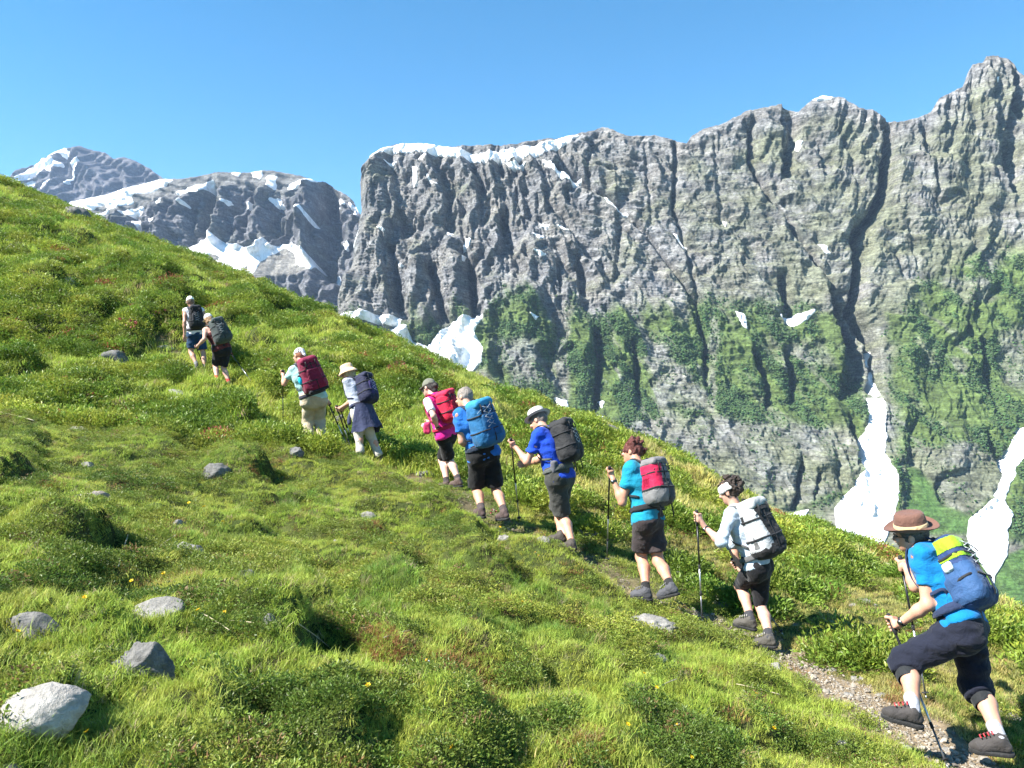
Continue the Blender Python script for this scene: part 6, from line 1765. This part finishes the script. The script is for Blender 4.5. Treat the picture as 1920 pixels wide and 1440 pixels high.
# ------------------------------------------------------------------ the ten hikers, from the last (near, right) to the first (far, left)
NAVY = (.012, .020, .060); GREYP = (.30, .30, .31)
HIKERS = [
 dict(name='brown_hat', label='person in brown brimmed hat, bright blue shirt and dark navy breeches, last in line', D=5.2, h=1.76, heading=32, tl=.50, shw=.19, fat=1.03,
      head=(1709, 1002), neck=(1737, 1036), pelvis=(1806, 1168), elL=(1739, 1134), wrL=(1688, 1168), elR=(1716, 1100), wrR=(1699, 1062),
      knL=(1697, 1243), anL=(1713, 1334), toeL=.10, knR=(1831, 1287), anR=(1876, 1388), toeR=-.10, look=(1, .05, -.12),
      shirt=(.002, .14, .35), bottom=(.009, .011, .022), legs_to=1.22, loose=.034, sleeve=.62, hem=.0, sock=(.32, .32, .34), sock_len=.13, boot=(.045, .040, .038), lace=(.45, .04, .05),
      hair=dict(style='short', col=(.10, .085, .07)), hat=dict(kind='brim', col=(.135, .068, .050), band=(.50, .36, .20), tilt=-.02),
      polepxL=((1667, 1156), (1780, 1446)), polepxR=((1688, 1046), (1738, 1316)), skin=(0.504, 0.281, 0.194)),
 dict(name='headband', label='person with grey headband, curly dark hair, white long-sleeved shirt and black leggings', D=7.5, h=1.70, heading=38, fat=.92,
      head=(1368, 921), neck=(1379, 952), pelvis=(1421, 1056), elL=(1352, 1016), wrL=(1323, 990), elR=(1372, 1022), wrR=(1388, 1068),
      knL=(1387, 1098), anL=(1408, 1163), toeL=.06, knR=(1425, 1136), anR=(1443, 1196), toeR=-.12, look=(1, .0, -.35),
      shirt=(.42, .48, .54), bottom=(.010, .010, .012), legs_to=.98, loose=.014, sleeve=1.12, hem=.0, boot=(.075, .068, .058), sock=(.04, .04, .045), lace=(.4, .38, .33), leg=.96,
      hair=dict(style='curly', col=(.030, .020, .015)), hat=dict(kind='band', col=(.62, .62, .60), col2=(.28, .28, .27), scale=70),
      polepxL=((1306, 960), (1317, 1170)), polepxR=((1373, 1050), (1471, 1194)), skin=(0.521, 0.304, 0.223)),
 dict(name='teal_shirt', label='person with short auburn hair, turquoise shirt and dark brown shorts', D=7.9, h=1.72, heading=36, fat=1.04, leg=1.02,
      head=(1186, 847), neck=(1196, 870), pelvis=(1215, 968), elL=(1167, 942), wrL=(1150, 899), elR=(1222, 930), wrR=(1206, 950),
      knL=(1202, 1044), anL=(1212, 1108), knR=(1234, 1052), anR=(1258, 1100), toeR=-.35, look=(1, -.05, -.10),
      shirt=(.008, .22, .33), bottom=(.040, .030, .030), legs_to=.80, loose=.036, sleeve=.62, hem=.06, boot=(.07, .07, .078), sock=(.02, .02, .02), hintR=((0, 1, 0), (-1, 0, 0)),
      hair=dict(style='tuft', col=(.085, .020, .014)), polepxL=((1143, 877), (1138, 1056)), skin=(0.487, 0.251, 0.166)),
 dict(name='grey_hat', label='person in pale grey trilby, royal blue shirt and dark grey shorts', D=9.0, h=1.80, heading=30, fat=1.06, leg=1.0,
      head=(1010, 789), neck=(1022, 805), pelvis=(1050, 892), elL=(988, 866), wrL=(969, 841), elR=(1010, 862), wrR=(990, 868),
      knL=(1054, 966), anL=(1073, 1020), toeL=.1, knR=(1046, 960), anR=(1052, 1004), look=(1, -.05, -.55),
      shirt=(.008, .05, .40), bottom=(.045, .045, .040), legs_to=.96, loose=.036, sleeve=.66, hem=.06, boot=(.06, .05, .042),
      hair=dict(style='short', col=(.16, .13, .11)), hat=dict(kind='fedora', col=(.42, .41, .40), tilt=-.05), polepxL=((958, 824), (974, 978)), skin=(0.504, 0.274, 0.187)),
 dict(name='cropped_hair', label='bareheaded person with cropped grey hair, blue shirt and black shorts', D=9.6, h=1.82, heading=52, fat=1.06,
      head=(871, 746), neck=(878, 763), pelvis=(906, 848), elL=(866, 828), wrL=(880, 838), elR=(925, 818), wrR=(912, 838),
      knL=(893, 917), anL=(903, 956), knR=(930, 918), anR=(946, 960), toeR=-.2, look=(1, -.35, -.35), hintL=((-.3, -1, 0), (.3, 1, 0)),
      shirt=(.018, .13, .42), bottom=(.010, .010, .010), legs_to=.94, loose=.034, sleeve=.62, hem=.10, boot=(.075, .05, .045), sock=(.06, .045, .045),
      hair=dict(style='short', col=(.20, .17, .145)), skin=(0.504, 0.274, 0.187)),
 dict(name='green_cap', label='person in olive green cap, pink vest over a white tee and black knee shorts', D=11.2, h=1.74, heading=32, fat=.95,
      head=(804, 727), neck=(813, 742), pelvis=(835, 811), elL=(813, 780), wrL=(820, 801), elR=(822, 774), wrR=(806, 790),
      knL=(843, 864), anL=(860, 901), toeL=-.1, knR=(829, 864), anR=(838, 906), look=(1, .0, -.25), hintL=((0, -1, -.2), (-.6, .6, 0)),
      shirt=(.62, .015, .20), bottom=(.011, .010, .010), legs_to=.93, loose=.024, sleeve=0, hem=.08, boot=(.09, .06, .05), sock=(.05, .04, .04),
      hair=dict(style='bun', col=(.022, .016, .014)), hat=dict(kind='cap', col=(.15, .15, .115), visor=(.17, .17, .14)), skin=(0.538, 0.342, 0.266)),
 dict(name='straw_hat', label='person in straw coloured sun hat with pale shirt, grey trousers and a tied navy jacket', D=12.4, h=1.68, heading=27, fat=.98,
      head=(652, 699), neck=(662, 713), pelvis=(677, 770), elL=(661, 751), wrL=(640, 764), elR=(664, 748), wrR=(646, 764),
      knL=(672, 810), anL=(676, 854), knR=(694, 816), anR=(713, 858), toeR=-.15, look=(1, -.05, -.3),
      shirt=(.36, .38, .44), bottom=(.46, .43, .37), legs_to=1.92, loose=.018, sleeve=.60, hem=.08, boot=(.10, .09, .075),
      hair=dict(style='bob', col=(.42, .29, .14)), hat=dict(kind='sun', col=(.60, .42, .26), tilt=-.1), polepxL=((631, 762), (660, 846)), polepxR=((637, 763), (664, 838)), skin=(0.504, 0.281, 0.202)),
 dict(name='patterned_scarf', label='person in patterned headscarf, mint shirt and beige trousers', D=13.0, h=1.76, heading=58, fat=1.14, leg=1.1,
      head=(561, 667), neck=(565, 681), pelvis=(588, 746), elL=(533, 720), wrL=(531, 703), elR=(604, 722), wrR=(609, 746),
      knL=(577, 790), anL=(581, 830), knR=(599, 790), anR=(603, 828), look=(1, -.35, -.15), hintL=((-.4, .6, 0), (0, 0, 1)),
      shirt=(.36, .56, .54), bottom=(.42, .345, .235), legs_to=1.9, loose=.024, sleeve=.60, hem=.06, boot=(.14, .10, .08),
      hair=dict(style='short', col=(.30, .12, .06)), hat=dict(kind='scarf', col=(.62, .60, .58), col2=(.03, .03, .035), scale=22), polepxL=((530, 695), (531, 790)), polepxR=((613, 750), (654, 842)), skin=(0.521, 0.289, 0.202)),
 dict(name='bare_shoulders', label='person in white cap and strappy top with bare shoulders, black shorts and grey pack', D=17.0, h=1.72, heading=52, fat=1.02,
      head=(391, 599), neck=(397, 612), pelvis=(416, 653), elL=(383, 636), wrL=(370, 649), elR=(416, 638), wrR=(428, 654),
      knL=(404, 686), anL=(407, 712), knR=(419, 690), anR=(430, 718), look=(1, -.2, -.3),
      low=.15, shirt=(.09, .02, .02), bottom=(.012, .012, .014), legs_to=.9, loose=.030, sleeve=0, hem=.04, boot=(.14, .10, .09), sock=(.50, .05, .05), sock_len=.14,
      hair=dict(style='bob', col=(.34, .20, .10)), hat=dict(kind='cap', col=(.72, .71, .69)), polepxL=((367, 648), (385, 696)), polepxR=((431, 660), (477, 723)), skin=(0.538, 0.319, 0.245)),
 dict(name='white_top', label='person in white cap and white sleeveless top with navy shorts, first in line', D=18.3, h=1.76, heading=64, fat=.98,
      head=(357, 566), neck=(362, 578), pelvis=(367, 623), elL=(346, 604), wrL=(346, 627), elR=(388, 603), wrR=(386, 624),
      knL=(358, 660), anL=(369, 684), knR=(381, 662), anR=(384, 690), look=(1, -.2, -.15),
      shirt=(.68, .67, .70), bottom=(.014, .045, .095), legs_to=.82, loose=.032, sleeve=0, hem=.06, boot=(.09, .085, .08), sock=(.20, .2, .2),
      hair=dict(style='short', col=(.16, .10, .07)), hat=dict(kind='cap', col=(.74, .73, .70)), skin=(0.487, 0.274, 0.194)),
]
LIME = (.22, .42, .015); NB = (.018, .040, .115)
PACKS = dict(
 brown_hat=dict(name='navy_lime', label='navy and lime green backpack on the person with brown brimmed hat', size=(.31, .21, .49), tilt=.0, drop=-.03, shift=-.03, turn=.38, gap=.075, col=NB, cords=(.40, .42, .43), cord_z=(.0, .7),
      zones=[('lime_panel', lambda x, y, z: (z > .50) & (z < .86) & (x < .35) & (y < .55), LIME), ('lime_stripe', lambda x, y, z: (np.abs(x - .28 - .30 * z) < .17) & (y < -.35) & (z > -.62) & (z < .42), LIME), ('lime_edge', lambda x, y, z: (np.abs(z - .30) < .055) & (x < .2) & (y < .5), LIME),
             ('blue_panel', lambda x, y, z: (x < -.25 + .2 * z) & (z < .1) & (z > -.92), (.028, .075, .175)), ('pale_piping', lambda x, y, z: (np.abs(x - .52 - .25 * z) < .045) & (y < -.2) & (z > -.8) & (z < .6), (.40, .42, .42))],
      panel=[('water_bag', -.90, -.15, .08, .14, .34, .15, (.42, .48, .46)), ('side_pocket', -.84, .0, -.50, .20, .62, .34, (.025, .065, .155))], strap=(.018, .03, .07), edge=(.3, .32, .34), tails=False),
 headband=dict(name='grey_white', label='pale grey and black backpack on the person with grey headband', size=(.30, .22, .54), tilt=.0, drop=-.02, turn=.3, gap=.085, col=(.36, .37, .37), lid=(.34, .35, .34),
      zones=[('black_back', lambda x, y, z: (x > -.50 - .25 * z) & (y < .3) & (z < .74), (.013, .013, .014)), ('black_base', lambda x, y, z: z < -.72 + .12 * np.abs(x * 3 % 1 - .5), (.014, .014, .015)),
             ('dark_triangle', lambda x, y, z: (x < -.2) & (z > -.62) & (z < -.62 + .42 * (1 - np.abs(y + .25) / .30)), (.12, .12, .12)), ('light_triangle', lambda x, y, z: (x < -.2) & (z > -.66) & (z < -.66 + .34 * (1 - np.abs(y - .30) / .26)), (.55, .55, .55)),
             ('black_tab', lambda x, y, z: (x < -.4) & (np.abs(y - .35) < .16) & (z > .25) & (z < .55), (.015, .015, .016))],
      strap=(.10, .10, .10), edge=(.4, .4, .4), tails=False, front2=(.014, .014, .015)),
 teal_shirt=dict(name='crimson_grey', label='crimson and grey backpack on the person in turquoise shirt', size=(.28, .22, .46), tilt=.0, drop=.0, turn=.3, col=(.045, .045, .047), lid=(.15, .14, .14),
      zones=[('crimson_panel', lambda x, y, z: (x < -.30 + .3 * z) & (z > -.30) & (z < .70) & (y < .6), (.36, .007, .045)), ('grey_curve', lambda x, y, z: (x >= -.30 + .3 * z) & (x < .55) & (y < .3) & (z > .05) & (z < .72), (.15, .14, .14)),
             ('grey_side', lambda x, y, z: (x < -.5) & (np.abs(y) < .4) & (np.abs(z + .05) < .20), (.16, .155, .15)), ('grey_pocket', lambda x, y, z: (x < .0) & (z < -.40) & (z > -.92), (.16, .157, .155))],
      tails=True, edge=(.06, .06, .06)),
 grey_hat=dict(name='black_mesh', label='black backpack with pale cords on the person in royal blue shirt', size=(.29, .23, .48), tilt=.0, drop=-.03, col=(.020, .020, .021), lid=(.024, .024, .025), front=(.016, .016, .016), cords=(.36, .36, .35), sidep=(.03, .03, .032), strap=(.075, .08, .072), edge=(.16, .165, .15), tails=True, patch=(.6, .6, .6)),
 cropped_hair=dict(name='sky_blue', label='big sky blue backpack on the bareheaded person with cropped grey hair', size=(.34, .25, .56), tilt=.0, drop=-.04, col=(.014, .105, .24), lid=(.025, .20, .36), front=(.010, .075, .18), sidep=(.018, .11, .26), cords=(.30, .33, .36), cord_z=(-.2, .7), strap=(.02, .03, .05), zip=(.2, .3, .4), patch=(.5, .55, .6)),
 green_cap=dict(name='red', label='red backpack on the person in olive green cap', size=(.28, .22, .44), tilt=.0, drop=-.02, col=(.52, .012, .045), lid=(.58, .016, .06), front=(.45, .010, .035), sidep=(.46, .012, .04), strap=(.36, .01, .04), edge=(.5, .02, .06), cords=(.62, .03, .06)),
 straw_hat=dict(name='navy_violet', label='navy backpack with lilac trim on the person in straw sun hat', size=(.28, .23, .48), tilt=.0, drop=-.01, col=(.012, .014, .040), lid=(.016, .018, .045), front=(.020, .016, .075), sidep=(.014, .015, .04), cords=(.40, .38, .55), strap=(.03, .03, .05), edge=(.2, .2, .28)),
 patterned_scarf=dict(name='maroon', label='maroon backpack with turquoise bottle on the person in patterned headscarf', size=(.36, .26, .58), tilt=.0, drop=-.06, shift=.03, col=(.15, .008, .032), lid=(.18, .010, .04), front=(.125, .006, .028), sidep=(.16, .008, .034), bottle=((.01, .45, .62), -1, -.05), strap=(.03, .03, .045), edge=(.2, .2, .22),
      panel=[('black_base', 0, -.2, -.90, .95, 1.0, .12, (.014, .013, .018))]),
 bare_shoulders=dict(name='slate', label='slate grey backpack on the person with bare shoulders', size=(.33, .26, .54), tilt=.05, drop=-.05, shift=.05, col=(.040, .052, .050), lid=(.055, .070, .068), front=(.034, .042, .042), sidep=(.05, .06, .06), cords=(.30, .32, .32), strap=(.03, .035, .035), edge=(.2, .2, .2)),
 white_top=dict(name='black_grey', label='black backpack on the person in white sleeveless top', size=(.31, .24, .52), tilt=.0, drop=-.06, shift=.03, col=(.016, .016, .019), lid=(.018, .018, .021), front=(.03, .03, .034), sidep=(.07, .07, .075), cords=(.28, .28, .30), strap=(.03, .03, .04), edge=(.12, .10, .22)),
)
POLE_LABELS = dict(brown_hat=('trekking pole in the lower, nearer hand of the person with brown hat', 'trekking pole held up against the chest of the person with brown hat'),
    headband=('trekking pole planted ahead of the person with grey headband', 'slanting trekking pole behind the legs of the person with grey headband'),
    teal_shirt=('single trekking pole of the person in turquoise shirt', ''), grey_hat=('single trekking pole of the person in pale grey trilby', ''),
    straw_hat=('nearer trekking pole of the person in straw sun hat', 'farther trekking pole of the person in straw sun hat'),
    patterned_scarf=('upright trekking pole ahead of the person in patterned headscarf', 'slanting trekking pole behind the person in patterned headscarf'),
    bare_shoulders=('trekking pole in the front hand of the person with bare shoulders', 'slanting trekking pole behind the person with bare shoulders'))

for S in HIKERS:
    nm = S['name']; q = hiker(S); s = q.s
    backpack(S, PACKS[nm])
    for K, lb in zip('LR', POLE_LABELS.get(nm, ('', ''))):
        if S.get('pole' + K): pole(S['pole' + K][0], S['pole' + K][1], lb, thick=1.0 if S['D'] < 12 else 1.25)
    R, c, hs, part = S['Hd']['R'], S['Hd']['c'], S['hs'], S['part']
    def HL(x, y, z): return c + R @ (np.array([x, y, z]) * hs)
    if nm in ('brown_hat', 'teal_shirt'):                       # glasses
        g = []
        for e in (-1, 1):
            g.append(tube([HL(e * .030 + .021 * math.cos(a), .104, .004 + .016 * math.sin(a)) for a in np.linspace(0, 6.283, 13)], .0022, 6, False))
            g.append(tube([HL(e * .052, .102, .008), HL(e * .074, .05, .008), HL(e * .078, -.01, .002)], .0022, 6))
        g.append(tube([HL(-.009, .108, .006), HL(.009, .108, .006)], .0022, 6))
        part('glasses', *join(g), cloth('glasses', (.02, .02, .02), .3))
    if nm in ('brown_hat', 'headband', 'teal_shirt', 'green_cap'):    # wrist watch
        e = -1; a = q.wr[e] + (q.el[e] - q.wr[e]) * .08; d = unit(q.el[e] - q.wr[e])
        w = part('wrist_watch', *tube([a - d * .010, a + d * .010], .0325 * s, 16), cloth('watch_strap', (.015, .015, .016), .5))
        n_ = unit(np.cross(d, [0, 0, 1.0])); n_ = n_ if n_[1] < 0 else -n_
        part('dial', *tube([a + n_ * .030 * s, a + n_ * .038 * s], .017, 14), metal('watch_dial', (.3, .3, .32), .3), w)
    if nm == 'brown_hat':                                        # knee supports below the breeches
        for e in (-1, 1):
            a, b = q.kn[e], q.an[e]; d = b - a
            part('knee_support', *tube([a + d * t for t in (.12, .22, .36, .385)], np.array([.074, .070, .066, .060]) * s, 16, False), cloth('knee_support', (.016, .018, .020), .75))
    if nm == 'green_cap':                                        # the white tee's sleeves
        for e in (-1, 1):
            v = Vol(.012); d = q.el[e] - q.sh[e]; v.cap(q.sh[e], q.sh[e] + d * .75, .064 * s, .058 * s, .02, cut=[(q.sh[e] + d * .68, d)])
            part('sleeve', *v.mesh([(.004, (12, 12, 12), 5)]), cloth('white_tee', (.70, .69, .70)))
    if nm == 'straw_hat':                                        # jacket knotted round the waist, hanging open behind
        V_ = []; Q_ = []; n = 22; m = 8
        for j in range(m):
            t = j / (m - 1)
            for i in range(n):
                a = -1.9 + 3.3 * i / (n - 1)
                rad = .165 + .12 * t + .016 * math.sin(i * 1.9) * t
                V_.append(q.P + np.array([0, 0, .085 - .46 * t + .02 * math.sin(i * 1.3) * t]) + (q.bk * math.cos(a) * rad * (1.0 + .35 * t) - q.r * math.sin(a) * rad * 1.15) * s)
        V_ = np.array(V_); V2 = V_ * 1.0; cen = q.P; V2[:, :2] += (cen[:2] - V2[:, :2]) * .04
        for j in range(m - 1):
            for i in range(n - 1):
                k = j * n + i; Q_ += [(k, k + 1, k + n + 1, k + n), (k + n * m, k + n * m + n, k + n * m + n + 1, k + n * m + 1)]
        jk = part('tied_jacket', np.concatenate([V_, V2]), np.array(Q_), cloth('tied_jacket', (.035, .042, .085), .8))
        kn_ = q.P - q.bk * .17 * s + np.array([0, 0, .07])
        part('jacket_sleeves', *join([tube(smooth_path([q.P - q.bk * .02 - q.r * e * .20 * s + np.array([0, 0, .09]), q.P - q.bk * .16 * s - q.r * e * .07 * s + np.array([0, 0, .09]), kn_, kn_ - q.bk * .03 + q.r * e * .05 - np.array([0, 0, .10]), kn_ - q.bk * .02 + q.r * e * .07 - np.array([0, 0, .22])], 16), .032, 8) for e in (-1, 1)]), cloth('tied_jacket', (.035, .042, .085), .8), jk)
    if nm == 'grey_hat':                                         # bum bag with a bottle holder and pale cord
        a = q.P + q.sp * .10 * s - q.r * .17 * s + q.bk * .05
        v = Vol(.012); v.box(a, (.045, .035, .075), frame(q.f, q.sp), .025, .01); b_ = part('belt_pouch', *v.mesh(), cloth('belt_pouch', (.10, .10, .11)))
        part('pouch_cord', *tube([a + q.sp * .06, a + q.f * .06 + q.sp * .12, a + q.f * .13 + q.sp * .20], .008, 6), cloth('pale_cord', (.45, .5, .62)), b_)
    S['done'] = True
    print(nm, round(time.time() - T0, 1))

# the pink pouch in the far hand of the person in the olive cap
S = [k for k in HIKERS if k['name'] == 'green_cap'][0]; q = S['q']
c0 = q.wr[1] + np.array([-.035, -.05, -.10])
def pouch():
    v = Vol(.011); v.box(c0, (.055, .045, .085), None, .035, .01); v.cap(c0 + np.array([0, 0, .07]), q.wr[1] + np.array([-.01, -.01, -.02]), .03, .014, .03)
    V_, Q_ = v.mesh([(.008, (16, 16, 22), 4)])
    root = bpy.data.objects.new('drawstring_pouch', None); COL.objects.link(root); root.location = c0 - np.array([0, 0, .085])
    tag(root, 'pink pouch hanging in front of the person in olive green cap', 'pouch')
    bs = np.array(root.location)
    link('bag', mesh_tri_quads('bag', V_ - bs, Q_), cloth('pouch', (.62, .05, .14)), root)
    V_, Q_ = tube([c0 + np.array([-.03, 0, .085]), q.wr[1] + np.array([-.02, -.02, -.01]), q.wr[1] + np.array([.0, .0, .02])], .005, 6)
    link('drawstring', mesh_tri_quads('drawstring', V_ - bs, Q_), cloth('pouch_string', (.55, .03, .10)), root)
pouch()
# ------------------------------------------------------------------ thin mountain air between here and the cliffs
def haze():
    import bmesh
    bm = bmesh.new(); bmesh.ops.create_cube(bm, size=1.0)
    lo = np.array([-15500., -13800., -560.]); hi = np.array([15500., 17500., 1900.])
    for v in bm.verts: v.co = Vector([(lo + hi)[i] / 2 + v.co[i] * (hi - lo)[i] for i in range(3)])
    me = bpy.data.meshes.new('haze'); bm.to_mesh(me); bm.free()
    m = bpy.data.materials.new('haze'); m.use_nodes = True; t = m.node_tree; t.nodes.clear()
    o = t.nodes.new('ShaderNodeOutputMaterial'); v = t.nodes.new('ShaderNodeVolumePrincipled')
    v.inputs['Color'].default_value = (0.50, 0.68, 1.0, 1); v.inputs['Density'].default_value = 0.000032; v.inputs['Anisotropy'].default_value = 0.0
    t.links.new(v.outputs[0], o.inputs['Volume'])
    tag(link('haze', me, m), 'thin bluish mountain air', 'haze', kind='stuff')
haze()
print('done', round(time.time() - T0, 1))
